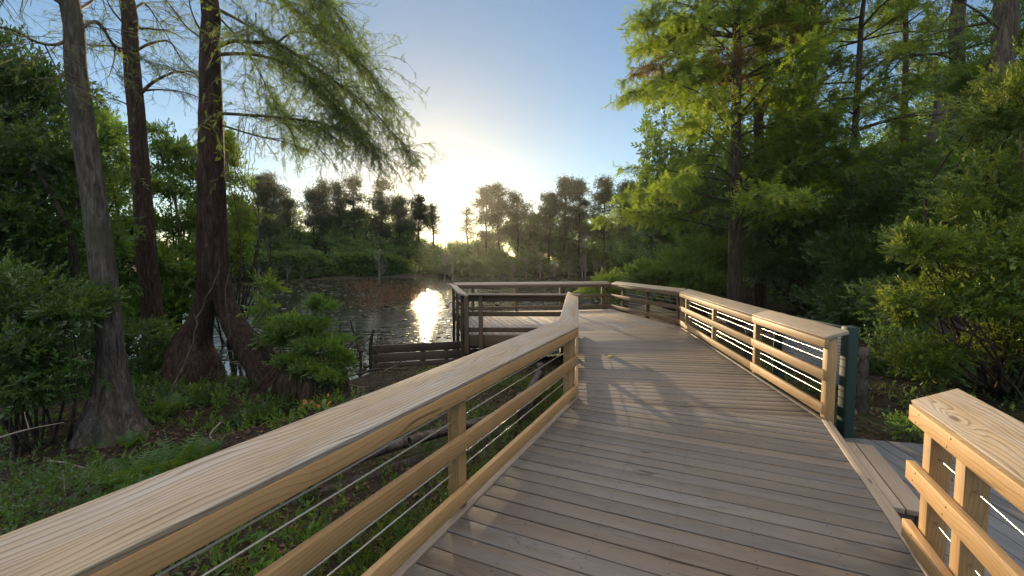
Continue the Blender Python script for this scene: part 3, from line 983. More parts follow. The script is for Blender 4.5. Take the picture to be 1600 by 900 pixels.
# left trunk
pts, rad = trunk_from([(176, 716, 5.7, 60), (174, 690, 5.72, 47), (172, 655, 5.75, 34), (174, 612, 5.8, 24), (174, 560, 5.8, 18), (168, 478, 5.8, 16.5), (157, 390, 5.8, 16), (145, 300, 5.8, 15.2),
                       (130, 200, 5.8, 14.4), (118, 100, 5.8, 13), (108, 0, 5.8, 12)], 60, [[-6.15, 5.8, 7.5, 0.085], [-6.4, 5.9, 10, 0.05], [-6.5, 5.9, 12, 0.015]])
t1 = thing('cypress_tree', 'leaning grey cypress trunk with a flared foot nearest the left edge', 'tree', (*pts[0][:2], ground_z(*pts[0][:2])))
amp = np.clip(1 - (pts[:, 2] - pts[0, 2]) / 1.5, 0, 1) ** 1.2 * 0.8
q = Tubes(); q.add(pts, rad, 30, lobes=(7, amp, 0.6), wob=0.015); q.build('trunk', M['bark_grey'], t1)
cr = Crown()
L1 = pts
def px_limb(rows, n=12): return smooth_path(np.array([at(a, b, c) for a, b, c in rows]), n)
for rows, r in (([(108, 62, 5.8), (85, 70, 5.6), (55, 65, 5.3), (15, 45, 5.0), (-40, 40, 4.8)], 0.022), ([(126, 45, 5.8), (150, 35, 6.0), (172, 62, 6.3), (190, 80, 6.5)], 0.02),
                ([(122, 15, 5.8), (145, 0, 6.2), (180, -40, 6.4), (230, -60, 6.6)], 0.02), ([(70, 70, 5.5), (90, 110, 5.4), (105, 130, 5.3)], 0.010), ([(103, -20, 5.8), (60, -30, 5.4), (0, -10, 5.2), (-60, 0, 5)], 0.02)):
    p = px_limb(rows); cr.limb(p, r); cr.twigs(p, 14, 0.8, 0.12, 0.05, 0.08, 0.1, sub=4, skip=0.45)
for i in range(9):
    k = rng.integers(45, 58); a = rng.uniform(0, 6.28)
    p = wander(L1[k], (math.cos(a), math.sin(a) * 0.7, 0.25), rng.uniform(1.2, 2.2), 9, 0.15); cr.limb(p, 0.02); cr.twigs(p, 5, 0.6, 0.12, 0.07, 0.10, 0.2, sub=2, skip=0.3)
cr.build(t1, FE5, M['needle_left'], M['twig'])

# middle trunk
pts, rad = trunk_from([(246, 590, 10.3, 24), (243, 540, 10.4, 17), (238, 490, 10.5, 14), (231, 420, 10.5, 13.6), (226, 350, 10.5, 12.6), (221, 280, 10.5, 11.6), (215, 200, 10.5, 11), (208, 120, 10.5, 10.4), (203, 60, 10.5, 10),
                       (198, 0, 10.5, 9.6)], 44, [[-9.6, 10.5, 10.5, 0.10], [-9.8, 10.5, 14, 0.03]])
t2 = thing('cypress_tree', 'slim brown cypress trunk rising out of bushes second from the left', 'tree', (*pts[0][:2], ground_z(*pts[0][:2])))
q = Tubes(); q.add(pts, rad, 18, wob=0.03); q.build('trunk', M['bark_red'], t2)
cr = Crown()
for rows, r in (([(196, 85, 10.5), (178, 72, 10.2), (160, 40, 10), (146, 32, 9.8), (125, 40, 9.4)], 0.045), ([(196, 78, 10.5), (175, 72, 10.8), (140, 70, 10.9), (120, 62, 11)], 0.03), ([(180, 75, 10.3), (178, 95, 10.2), (170, 120, 10)], 0.02),
                ([(212, 80, 10.5), (235, 68, 10.6), (265, 65, 10.8), (285, 95, 11), (310, 115, 11)], 0.035), ([(220, 146, 10.5), (240, 128, 10.4), (275, 112, 10.3), (300, 118, 10.2), (330, 130, 10.2)], 0.04),
                ([(222, 142, 10.5), (250, 140, 10.8), (290, 145, 11.2), (330, 160, 11.5)], 0.03), ([(205, 20, 10.5), (225, 5, 10.8), (245, 30, 11), (270, 70, 11.2)], 0.03), ([(202, 165, 10.5), (185, 157, 10.4), (165, 152, 10.2)], 0.02),
                ([(196, 40, 10.5), (175, 15, 10.3), (160, -15, 10)], 0.03)):
    p = px_limb(rows); cr.limb(p, r); cr.twigs(p, 10, 1.2, 0.12, 0.07, 0.11, 0.1, sub=4, skip=0.45)
for i in range(12):
    k = rng.integers(33, 43); a = rng.uniform(0, 6.28)
    p = wander(pts[k], (math.cos(a), math.sin(a), 0.2), rng.uniform(1.5, 2.6), 9, 0.15); cr.limb(p, 0.03); cr.twigs(p, 4, 0.9, 0.12, 0.09, 0.13, 0.2, sub=2, skip=0.3)
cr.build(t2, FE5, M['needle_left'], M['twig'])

# big two-legged trunk
D3 = 8.7
pts, rad = trunk_from([(333, 470, D3, 9), (333, 440, D3, 19), (333, 415, D3, 21), (332, 370, D3, 20.3), (331, 330, D3, 19.4), (331, 300, D3, 19), (330, 250, D3, 17.5), (330, 200, D3, 16.5), (329, 120, D3, 14.6), (328, 60, D3, 13), (327.5, 0, D3, 12)],
                      44, [[-6.15, D3, 9, 0.11], [-6.2, D3, 12, 0.06], [-6.2, D3, 14, 0.015]])
t3 = thing('cypress_tree', 'big dark cypress standing on two spread legs with foliage sweeping over the pond', 'tree', (-6.0, 8.6, ground_z(-6.0, 8.6)))
q = Tubes(); q.add(pts, rad, 26, wob=0.02)
lp, lr = trunk_from([(332, 395, D3, 13), (326, 440, D3, 15.5), (321, 469, D3, 14.5), (313, 505, D3, 18), (301, 540, D3, 29), (300, 575, D3 - .05, 40), (299, 615, D3 - .1, 48), (299, 650, D3 - .15, 54)], 26)
q.add(lp, lr, 26, lobes=(6, np.linspace(0, 0.32, 26), 0.2), wob=0.02)
lp, lr = trunk_from([(337, 395, D3, 13), (344, 440, D3, 15), (350, 469, D3, 14.5), (366, 508, D3 - .05, 17), (390, 543, D3 - .1, 22), (414, 575, D3 - .15, 27), (430, 612, D3 - .2, 33), (436, 650, D3 - .25, 37)], 26)
q.add(lp, lr, 22, lobes=(5, np.linspace(0, 0.22, 26), 0.9), wob=0.02)
q.build('trunk', M['bark_red'], t3)
T3 = pts
cr = Crown()
LIMBS = [([(342, 72, D3), (365, 64, 8.4), (400, 66, 8.1), (432, 68, 7.9), (470, 90, 7.7), (520, 125, 7.6), (580, 170, 7.5), (640, 238, 7.5)], 0.045),
         ([(342, 85, D3), (380, 84, 8.8), (420, 90, 8.8), (470, 112, 8.8), (520, 150, 8.7), (560, 200, 8.6), (590, 240, 8.5)], 0.04),
         ([(345, 177, D3), (390, 180, 8.4), (440, 184, 8.1), (500, 192, 7.9), (545, 210, 7.8), (585, 235, 7.8)], 0.035),
         ([(432, 68, 7.9), (455, 52, 7.9), (485, 52, 7.9), (530, 78, 7.9), (575, 110, 8.0), (600, 148, 8.0)], 0.02),
         ([(340, 14, D3), (370, 30, 8.6), (410, 55, 8.5), (450, 90, 8.4), (500, 140, 8.3), (545, 190, 8.2)], 0.035),
         ([(338, -20, D3), (380, -30, 8.4), (440, 0, 8.2), (490, 40, 8.1), (540, 70, 8.0), (560, 95, 8.0)], 0.035),
         ([(338, -60, D3), (390, -75, 8.4), (450, -50, 8.2), (500, -10, 8.1), (525, 20, 8.0)], 0.035),
         ([(338, -40, D3), (400, -45, 9.2), (460, -20, 9.4), (510, 30, 9.5), (540, 60, 9.5)], 0.03),
         ([(345, 30, D3), (380, 70, 9.2), (420, 140, 9.5), (450, 190, 9.6)], 0.02)]
for i, (rows, r) in enumerate(LIMBS):
    p = px_limb(rows, 18); cr.limb(p, r)
    cr.twigs(p, 11, 1.7, 0.16, 0.05, 0.12, 0.08, sub=5, skip=0.35, spread=1.3)
    cr.twigs(p[6:], 8, 1.3, 0.2, 0.042, 0.12, 0.0, sub=5, skip=0.32, spread=1.15)
for rows, r in (([(435, 185, 8.1), (455, 205, 8.0), (462, 230, 8.0)], 0.012), ([(345, 195, D3), (400, 212, 9.2), (445, 222, 9.5), (480, 235, 9.6)], 0.02), ([(400, 20, 9.5), (395, 40, 9.5), (345, 60, 9.2)], 0.015),
                ([(318, 130, D3), (300, 112, 8.9), (280, 112, 9), (255, 100, 9.2)], 0.02), ([(318, 62, D3), (290, 40, 9), (260, 0, 9.2)], 0.025), ([(318, 55, D3), (300, 20, 8.6), (290, -30, 8.4)], 0.02)):
    p = px_limb(rows, 10); cr.limb(p, r); cr.twigs(p, 11, 1.0, 0.14, 0.06, 0.10, 0.1, sub=4, skip=0.4)
for i in range(12):
    k = rng.integers(33, 42); a = rng.uniform(-2.2, 1.4)
    p = wander(T3[k], (math.cos(a), math.sin(a), 0.25), rng.uniform(1.8, 3.2), 10, 0.15); cr.limb(p, 0.03); cr.twigs(p, 4, 1.0, 0.15, 0.08, 0.14, 0.2, sub=3, skip=0.2)
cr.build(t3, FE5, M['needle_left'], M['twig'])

# vines
def vine(label, rows, r, m='dead', n=24):
    p = px_limb(rows, n); p = p + rng.normal(0, 0.012, p.shape)
    q = Tubes(); q.add(p, np.linspace(r, r * 0.6, n), 6)
    o = q.build('vine', M[m], loc=tuple(p[-1]))
    return tag(o, label, 'vine')
vine('pale woody vine looping down from the two-legged trunk to the ground', [(345, 400, 8.4), (335, 440, 8.3), (310, 490, 8.0), (302, 530, 7.6), (285, 575, 7.2), (262, 620, 6.8), (225, 655, 6.3), (190, 690, 5.9)], 0.015, 'log')
vine('thin vine dangling down the inner side of the right leg', [(357, 430, 8.3), (352, 470, 8.2), (358, 520, 8.2), (343, 560, 8.1), (345, 610, 8.1), (360, 640, 8.0)], 0.010, 'twig')
for i in range(6):
    x = 368 + i * 5.5
    q = vine('bare thin vines hanging beside the big trunk under its lowest limb', [(x + 6, 182 + i * 3, 8.5), (x + rng.uniform(-4, 10), 230, 8.4), (x - 2, 270, 8.4), (x + rng.uniform(-8, 8), 330, 8.4), (x - 10, 392 - i * 9, 8.4)], 0.006, 'twig')
    q['group'] = 'thin vines hanging beside the big trunk'


# broadleaf shrubs and trees: clusters of leafy sprays on stems
def bush(name, label, cat, clumps, n, size, m_leaf, tpl=None, m_wood='bark_dark', base=None, stems=10, tight=0.33, up=0.35, group=None, r0=0.03, split=None):
    """clumps: list of (centre, radii, weight); n sprays of the given size"""
    cs = np.array([c for c, _, _ in clumps], float)
    if base is None:
        x, y = cs[:, 0].mean(), cs[:, 1].mean(); base = (x, y, ground_z(x, y))
    t = thing(name, label, cat, base, group)
    P, D = [], []
    q = Tubes()
    wt = np.array([w_ for _, _, w_ in clumps], float); wt /= wt.sum()
    b0 = np.array(base)
    for (c, r, _), w_ in zip(clumps, wt):
        c, r = np.array(c, float), np.array(r, float)
        k = max(6, int(n * w_ / 110))
        u = rng.standard_normal((k, 3)); u /= np.linalg.norm(u, axis=1)[:, None]
        cc = c + u * r * (rng.random((k, 1)) ** 0.45)
        for i in range(k):
            m_ = int(n * w_ / k)
            off = rng.standard_normal((m_, 3)) * r * tight * rng.uniform(0.5, 1.1)
            off[:, 2] *= 0.55
            p = cc[i] + off
            P.append(p); D.append((p - c) / r * 0.6 + rng.normal(0, 0.55, (m_, 3)) + np.array([0, 0, up]))
        for i in range(min(k, max(2, int(stems * w_ * 2)))):
            s = b0 + np.array([rng.normal(0, 0.12), rng.normal(0, 0.12), -0.1])
            mid = (s + cc[i]) / 2 + rng.normal(0, 0.12, 3) * np.linalg.norm(cc[i] - s) + np.array([0, 0, 0.1])
            pp = smooth_path([s, mid, cc[i]], 10)
            q.add(pp, np.linspace(r0, r0 * 0.2, 10), 5)
    P, D = np.concatenate(P), np.concatenate(D)
    g = height(P[:, :2]) + 0.02
    P[:, 2] = np.maximum(P[:, 2], g + 0.04 * rng.random(len(P)))
    S = size * rng.uniform(0.6, 1.25, len(P))
    q.build('stems', M[m_wood], t)
    V, F, k = scatter(tpl if tpl is not None else SP9, P, D, S, roll=0.8)
    foliage('foliage', M[m_leaf], [(V, F, k)], t)
    return t


def cl(px, py, Y, rx, rz, wt=1.0, ry=None):
    return (at(px, py, Y), (rx, ry or rx, rz), wt)


# left bank
bush('broadleaf_tree', 'dark leafy tree filling the left edge behind the leaning trunk', 'tree',
     [cl(20, 140, 7.4, 0.8, 0.7), cl(60, 230, 7.6, 1.0, 0.7), cl(0, 300, 7.2, 0.9, 0.8), cl(90, 330, 8.2, 0.9, 0.8), cl(30, 400, 7.4, 1.0, 0.7), cl(-60, 200, 7.4, 1.0, 1.2, 1.5)], 9000, 0.20, 'leaf_dark', base=(*at(-10, 600, 7.8)[:2], -0.75), r0=0.09, stems=14)
bush('shrub', 'dark shrub in the lower left spilling leaves across the leaning trunk', 'shrub',
     [cl(40, 470, 5.2, 0.55, 0.40), cl(10, 560, 4.9, 0.55, 0.40), cl(118, 490, 5.25, 0.22, 0.10, 0.3), cl(50, 600, 5.2, 0.4, 0.25), cl(-60, 480, 5.0, 0.7, 0.7)], 3800, 0.15, 'leaf_dark', base=(-6.0, 5.4, -0.75), stems=12, r0=0.02)
bush('broadleaf_tree', 'bushy tree between the leaning trunk and the slim brown trunk', 'tree',
     [cl(165, 215, 12.0, 0.7, 0.8), cl(175, 300, 12.0, 1.2, 0.9), cl(120, 280, 12.5, 1.0, 0.9), cl(180, 400, 11.5, 1.2, 0.9), cl(130, 420, 11, 1.0, 0.9), cl(200, 480, 11.2, 1.0, 0.7)], 6500, 0.24, 'leaf_mid', base=(-11.5, 12.2, -0.8), r0=0.08)
bush('broadleaf_tree', 'bright bushy tree between the slim trunk and the two-legged cypress', 'tree',
     [cl(262, 230, 13, 0.7, 0.5, 0.6), cl(280, 280, 13, 0.9, 0.7), cl(270, 360, 12.5, 1.0, 0.9), cl(285, 430, 12.0, 0.8, 0.7), cl(265, 480, 11.6, 0.8, 0.6)], 5200, 0.24, 'leaf_mid', base=(-9.8, 12.6, -0.8), r0=0.07)
bush('shrub', 'yellow green thin tree behind the big trunk on its right', 'tree',
     [cl(352, 215, 13.5, 0.35, 0.5), cl(358, 270, 13.5, 0.45, 0.5), cl(368, 330, 13.2, 0.5, 0.6), cl(372, 390, 13, 0.5, 0.4)], 1500, 0.24, 'leaf_lit', base=(-8.6, 13.2, -0.9), r0=0.03)
bush('shrub', 'shadowy low shrub at the foot of the slim brown trunk', 'shrub',
     [cl(205, 520, 8.8, 0.7, 0.5), cl(240, 570, 8.6, 0.6, 0.4), cl(130, 560, 8.2, 0.8, 0.5), cl(200, 620, 8.0, 0.5, 0.25)], 3200, 0.17, 'leaf_dark', base=(-7.2, 8.8, -0.72), r0=0.02)
bush('shrub', 'fresh green bush on the stump beside the right leg of the cypress', 'shrub',
     [cl(470, 510, 8.1, 0.42, 0.22), cl(510, 545, 8.0, 0.42, 0.22), cl(440, 530, 8.2, 0.3, 0.2), cl(535, 560, 7.9, 0.2, 0.15, 0.5), cl(500, 480, 8.4, 0.25, 0.2, 0.4), cl(450, 565, 7.7, 0.22, 0.15, 0.4), cl(520, 590, 7.5, 0.25, 0.12, 0.4), cl(485, 575, 7.45, 0.3, 0.12, 0.5)], 5600, 0.105, 'leaf_mid', base=(*at(480, 620, 8.1)[:2], -0.8), r0=0.014, stems=20)
bush('sapling', 'upright leafy sapling in front of the pond beside the right leg', 'sapling',
     [cl(420, 450, 8.5, 0.13, 0.12), cl(418, 480, 8.5, 0.16, 0.2), cl(425, 515, 8.5, 0.2, 0.2)], 170, 0.22, 'leaf_lit', base=(*at(425, 600, 8.4)[:2], -0.85), r0=0.012, stems=4)
bush('shrub', 'low leafy weeds in the lower left corner beside the railing', 'shrub',
     [cl(60, 760, 3.6, 0.4, 0.14), cl(130, 770, 3.5, 0.35, 0.12), cl(20, 720, 4.0, 0.4, 0.18)], 350, 0.09, 'leaf_dark', base=(-3.6, 3.6, -0.75), r0=0.006, stems=12)

# stump under the fresh bush
pts, rad = trunk_from([(480, 665, 7.9, 52), (485, 620, 7.95, 50), (490, 585, 8.0, 47), (492, 565, 8.0, 36), (492, 556, 8.0, 12)], 16)
stp = thing('stump', 'broad rotting stump hung with dead grass under the fresh green bush', 'stump', tuple(pts[0]))
q = Tubes(); q.add(pts, rad, 22, lobes=(9, np.full(16, 0.35), 0.1), wob=0.05); q.build('trunk', M['bark_dark'], stp)
nb = 2600; a_ = rng.uniform(0, 6.28, nb); hh = rng.uniform(0, 1, nb)
P = np.column_stack([pts[3, 0] + (0.5 + 0.12 * hh) * np.cos(a_), pts[3, 1] + (0.5 + 0.12 * hh) * np.sin(a_), 0.0 - 0.75 * hh])
V, F, k = scatter((np.array([[-0.012, 0, 0], [0.012, 0, 0], [0, 1, 0.1]]), np.array([[0, 1, 2]])), P, np.column_stack([np.cos(a_) * .35, np.sin(a_) * .35, -np.ones(nb) + rng.normal(0, .3, nb)]), rng.uniform(0.12, 0.4, nb))
foliage('dead_grass', M['litter'], [(V, F, k)], stp)

# ------------------------------------------------------------------ right bank
pts, rad = trunk_from([(1147, 500, 15, 14), (1148, 450, 15, 11), (1149, 400, 15, 10), (1149, 340, 15, 9), (1150, 200, 15, 7.5), (1152, 80, 15, 6), (1152, 0, 15, 5)], 36, [[7.8, 15, 13, 0.06], [7.8, 15, 15.5, 0.015]])
r1 = thing('cypress_tree', 'spreading bright green cypress behind the kink of the right railing', 'tree', (*pts[0][:2], ground_z(*pts[0][:2])))
q = Tubes(); q.add(pts, rad, 16, wob=0.03); q.build('trunk', M['bark_dark'], r1)
cr = Crown(); rd = Crown()
for i in range(120):
    zf = rng.random() ** 0.9
    z = 2.6 + 11.5 * zf
    j = int(np.argmin(abs(pts[:, 2] - z)))
    a = rng.uniform(0, 6.28)
    ln = (5.1 if math.cos(a) < 0.3 else 3.2) * (1.0 - 0.62 * zf) * rng.uniform(0.7, 1.15)
    p = wander(pts[j], (math.cos(a), math.sin(a) * 0.9, 0.30), ln, 10, 0.12, 0.07)
    cr.limb(p, 0.035)
    bare = rng.random() < 0.12 and 5.0 < z < 10
    c_ = rd if bare else cr
    c_.twigs(p, 8.0, 1.0, 0.08, 0.075, 0.23, 0.2, r=0.008, sub=3, spread=1.0, skip=0.05)
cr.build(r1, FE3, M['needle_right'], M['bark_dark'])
rd.build(r1, FE3, M['needle_red'], M['bark_dark'], name='bronze_foliage')

pts, rad = trunk_from([(1240, 480, 18, 12), (1248, 300, 18, 11), (1258, 190, 18, 10.5), (1265, 100, 18, 9.5), (1272, 0, 18, 8.5)], 32, [[13.2, 18, 15, 0.14], [13.6, 18, 19, 0.02]])
r2 = thing('cypress_tree', 'tall cypress with a bare pale trunk behind the bright cypress', 'tree', (*pts[0][:2], ground_z(*pts[0][:2])))
q = Tubes(); q.add(pts, rad, 14, wob=0.03); q.build('trunk', M['bark_pale'], r2)
cr = Crown()
for i in range(80):
    z = 5.0 + 12 * rng.random()
    j = int(np.argmin(abs(pts[:, 2] - z))); a = rng.uniform(0, 6.28)
    p = wander(pts[j], (math.cos(a), math.sin(a), 0.35), rng.uniform(2.2, 4.8) * (1.2 - z / 24), 10, 0.10, 0.07)
    cr.limb(p, 0.05); cr.twigs(p, 5.5, 1.1, 0.08, 0.11, 0.27, 0.25, r=0.009, sub=3, skip=0.1)
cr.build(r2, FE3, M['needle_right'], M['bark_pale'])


def side_tree(label, rows, up, z0, z1, nl, ln, m_leaf, m_wood, per=5, size=0.26, step=0.11, az=None, skip=0.15):
    pts, rad = trunk_from(rows, 28, up)
    t = thing('cypress_tree', label, 'tree', (*pts[0][:2], ground_z(*pts[0][:2])))
    q = Tubes(); q.add(pts, rad, 12, wob=0.03); q.build('trunk', M[m_wood], t)
    c = Crown()
    for i in range(nl):
        z = rng.uniform(z0, z1); j = int(np.argmin(abs(pts[:, 2] - z)))
        a = rng.uniform(0, 6.28) if az is None else rng.uniform(*az)
        p = wander(pts[j], (math.cos(a), math.sin(a), 0.25), rng.uniform(0.6, 1.1) * ln, 9, 0.12, 0.08)
        c.limb(p, 0.035); c.twigs(p, per, ln * 0.32, 0.1, step, size, 0.2, r=0.008, sub=3, skip=skip)
    c.build(t, FE3, M[m_leaf], M[m_wood])
    return t


side_tree('tall straight trunk with few branches left of the glossy shrub', [(1488, 420, 11.5, 11), (1494, 240, 11.5, 9.5), (1497, 120, 11.5, 9), (1499, 0, 11.5, 8.5)], [[12.1, 11.5, 13, 0.08], [12.2, 11.5, 16, 0.02]],
          4.5, 13, 36, 3.0, 'needle_left', 'bark_pale', per=4.5, size=0.2, skip=0.3)
side_tree('thick trunk showing above the glossy shrub at the upper right corner', [(1548, 300, 9, 15), (1562, 120, 9, 14), (1572, 40, 9, 13.5), (1580, -40, 9, 13)], [[10.6, 9, 11, 0.10], [10.8, 9, 14, 0.02]],
          6.0, 13, 24, 2.6, 'needle_left', 'bark_pale', per=4, size=0.18, skip=0.3)
side_tree('slender young cypress with fans of foliage left of the tall straight trunk', [(1325, 420, 15, 5), (1333, 250, 15, 4.5), (1342, 110, 15, 4), (1350, 0, 15, 3)], [[12.2, 15, 13, 0.04], [12.3, 15, 15, 0.01]],
          3.5, 14, 52, 3.2, 'needle_right', 'bark_pale', per=5)
side_tree('feathery cypress behind the leaning dead trunk', [(1400, 430, 19, 6), (1410, 250, 19, 5), (1415, 100, 19, 4), (1418, -20, 19, 3)], [[17.4, 19, 17, 0.02]], 4, 15, 44, 3.4, 'needle_left', 'bark_dark', per=4.5, size=0.3)
side_tree('dark cypress trunk half hidden behind the bright cypress', [(1188, 480, 19, 9), (1186, 300, 19, 8), (1184, 100, 19, 6), (1183, -20, 19, 5)], [[10.8, 19, 16, 0.03]], 3.5, 15, 30, 3.4, 'needle_left', 'bark_dark', size=0.3)

p, r_ = trunk_from([(1438, 275, 13, 6), (1456, 215, 13, 5.5), (1466, 160, 13, 5), (1466, 117, 13, 4.2)], 14)
dt = thing('dead_tree', 'broken grey dead trunk leaning beside the tall straight trunk', 'dead tree', (*at(1405, 440, 13)[:2], ground_z(*at(1405, 440, 13)[:2])))
p0, r0_ = trunk_from([(1405, 440, 13, 8), (1420, 340, 13, 7), (1438, 275, 13, 6)], 10)
q = Tubes(); q.add(np.vstack([p0[:-1], p]), np.concatenate([r0_[:-1], r_]), 10, wob=0.05)
q.build('trunk', M['dead'], dt)
q = Tubes()
for rows, r in (([(1458, 205, 13), (1478, 170, 13), (1486, 120, 13), (1488, 80, 13)], 0.07), ([(1462, 185, 13), (1440, 172, 13), (1434, 178, 13)], 0.02)):
    pp = px_limb(rows, 9); q.add(pp, np.linspace(r, r * 0.5, 9), 7, wob=0.05)
q.build('branches', M['dead'], dt)

bush('shrub', 'large glossy evergreen shrub lit yellow green at the right edge', 'shrub',
     [cl(1585, 190, 6.6, 0.62, 0.8, 1.3), cl(1640, 120, 7.0, 1.0, 0.9, 1.4), cl(1590, 320, 6.4, 0.7, 0.6, 1.2), cl(1500, 385, 6.2, 0.62, 0.34, 1.1), cl(1440, 390, 6.0, 0.30, 0.18, 0.45), cl(1530, 450, 6.1, 0.7, 0.4, 1.2), cl(1450, 470, 6.2, 0.55, 0.28, 0.8), cl(1600, 430, 6.0, 0.7, 0.7, 1.3),
      cl(1430, 540, 6.6, 0.5, 0.35, 0.6), cl(1560, 540, 6.2, 0.8, 0.35, 0.8)], 7000, 0.165, 'leaf_shrub', base=(*at(1570, 640, 6.8)[:2], ground_z(*at(1570, 640, 6.8)[:2])), r0=0.035, stems=26, tight=0.30)
bush('broadleaf_tree', 'tall leafy tree rising behind the glossy shrub at the right edge', 'tree',
     [cl(1560, 150, 9.5, 1.0, 0.9), cl(1620, 60, 9.8, 1.3, 1.2), cl(1530, 260, 9.2, 0.9, 0.9), cl(1600, 250, 9.0, 1.2, 1.2), cl(1500, 340, 9.5, 0.9, 0.8), cl(1680, 200, 9.5, 1.5, 1.8)], 7500, 0.20, 'leaf_mid', base=(*at(1600, 560, 9.6)[:2], ground_z(*at(1600, 560, 9.6)[:2])), r0=0.08, stems=16)
bush('shrub', 'shaded low shrub behind the green sign post', 'shrub',
     [cl(1390, 560, 8.2, 0.6, 0.5), cl(1480, 590, 7.8, 0.7, 0.4), cl(1390, 480, 9.0, 0.6, 0.6)], 2200, 0.17, 'leaf_dark', base=(*at(1420, 640, 8.2)[:2], ground_z(*at(1420, 640, 8.2)[:2])), r0=0.015)
bush('shrub', 'tiny bright shrub at the far edge of the lower deck', 'shrub', [cl(1428, 668, 5.3, 0.14, 0.12)], 70, 0.13, 'leaf_mid', base=(*at(1428, 690, 5.3)[:2], ground_z(*at(1428, 690, 5.3)[:2])), r0=0.005, stems=5)
bush('broadleaf_tree', 'dark leafy undergrowth tree right of the bright cypress trunk', 'tree',
     [cl(1230, 330, 17, 1.6, 1.1), cl(1300, 300, 16.5, 1.6, 1.2), cl(1210, 420, 16.5, 1.4, 0.9), cl(1290, 400, 16, 1.7, 1.2), cl(1360, 330, 15.5, 1.5, 1.2)], 7000, 0.32, 'leaf_dark', base=(*at(1270, 470, 17)[:2], ground_z(*at(1270, 470, 17)[:2])), r0=0.1)
bush('broadleaf_tree', 'leafy understory tree between the sign and the glossy shrub', 'tree',
     [cl(1370, 420, 12.5, 1.3, 1.0), cl(1420, 320, 12.5, 1.4, 1.1), cl(1480, 280, 12.0, 1.2, 1.2), cl(1330, 480, 12.5, 1.2, 0.7), cl(1440, 420, 11.5, 1.2, 0.9)], 6500, 0.26, 'leaf_dark', base=(*at(1400, 500, 12.5)[:2], ground_z(*at(1400, 500, 12.5)[:2])), r0=0.08)
bush('shrub', 'rounded mid green shrub left of the bright cypress trunk', 'shrub',
     [cl(1050, 425, 18.5, 1.2, 0.7), cl(1100, 400, 19, 1.3, 0.9), cl(1010, 430, 19, 0.8, 0.6), cl(1090, 440, 17.5, 1.1, 0.5)], 4200, 0.28, 'leaf_mid', base=(*at(1060, 460, 18.8)[:2], ground_z(*at(1060, 460, 18.8)[:2])), r0=0.04)
bush('shrub', 'small light green bush on the bank behind the platform corner', 'shrub',
     [cl(945, 437, 19, 0.75, 0.45), cl(930, 455, 18.5, 0.7, 0.4), cl(965, 455, 18.5, 0.6, 0.35)], 1300, 0.25, 'leaf_lit', base=(*at(946, 470, 18.7)[:2], -0.95), r0=0.02)
bush('broadleaf_tree', 'dense dark tree behind the rounded shrub on the right bank', 'tree',
     [cl(1060, 330, 27, 2.2, 1.8), cl(1020, 380, 28, 2.0, 1.5), cl(1110, 360, 26, 2.2, 1.8), cl(1160, 300, 26, 2.2, 2.2), cl(1000, 330, 31, 1.6, 1.8)], 6500, 0.42, 'leaf_dark', base=(*at(1080, 440, 27)[:2], ground_z(*at(1080, 440, 27)[:2])), r0=0.13)

# woodland behind the right bank, one mass of leaves and stems
def wood_mass(name, label, pts_fn, n, size, m_leaf, trunks, tr_r, m_wood='bark_dark', tpl=None):
    P = pts_fn(n)
    D = rng.normal(0, 0.7, P.shape) + np.array([0, 0, 0.35])
    V, F, k = scatter(tpl if tpl is not None else SP6, P, D, size * rng.uniform(0.6, 1.3, len(P)), roll=0.9)
    o = foliage(name, M[m_leaf], [(V, F, k)])
    return tag(o, label, 'woodland', kind='stuff')


def right_wood(n):
    Y = rng.uniform(20, 48, n); px = rng.uniform(1000, 1760, n)
    X = (px - 800) / FPX * Y
    k = np.column_stack([X, Y])
    top = 5.0 + 7.5 * vnoise(k, 0.22, 4) + np.clip((px - 1050) / 600, 0, 1) * 3
    z = -0.6 + top * rng.random(n) ** 0.8
    cl_ = vnoise(np.column_stack([X + z * 0.7, Y * 0.5 + z]), 0.7, 8)
    return np.column_stack([X, Y, z])[cl_ > 0.35]


wood_mass('woodland', 'dense woodland closing the view on the right bank', right_wood, 52000, 0.46, 'leaf_dark', None, None)


def left_wood(n):
    Y = rng.uniform(17, 46, n); px = rng.uniform(-260, 330, n)
    X = (px - 800) / FPX * Y
    k = np.column_stack([X, Y])
    top = 4.0 + 5.0 * vnoise(k, 0.25, 14)
    z = -0.6 + top * rng.random(n) ** 0.8
    cl_ = vnoise(np.column_stack([X + z * 0.7, Y * 0.5 + z]), 0.7, 8)
    keep_ = (cl_ > 0.35) & (pond_distance(k) < 0.0)
    return np.column_stack([X, Y, z])[keep_]


wood_mass('woodland', 'green woodland on the left shore behind the cypress trunks', left_wood, 52000, 0.44, 'leaf_mid', None, None)


def far_wood(n):
    px = rng.uniform(300, 1130, n)
    Y0 = np.interp(px, [300, 420, 520, 640, 800, 1000, 1130], [50, 54, 60, 67, 70, 69, 60])
    Y = Y0 - 0.6 + rng.random(n) ** 2.0 * 15
    X = (px - 800) / FPX * Y
    k = np.column_stack([X, Y])
    top = (5.4 + 4.2 * vnoise(k, 0.16, 21) + 2.0 * vnoise(k, 0.5, 3)) * np.interp(Y - Y0, [0, 4, 15], [0.34, 0.9, 1.25])
    top = top * np.interp(px, [600, 645, 660, 695, 745, 790], [1.0, 0.9, 0.58, 0.55, 0.6, 1.0])
    z = -0.8 + top * rng.random(n) ** 0.75
    cl_ = vnoise(np.column_stack([X + z * 0.7, Y * 0.4 + z]), 0.55, 18)
    return np.column_stack([X, Y, z])[cl_ > 0.33]


wood_mass('woodland', 'low woodland and shrubs along the far shore of the pond', far_wood, 95000, 0.62, 'leaf_far', None, None)


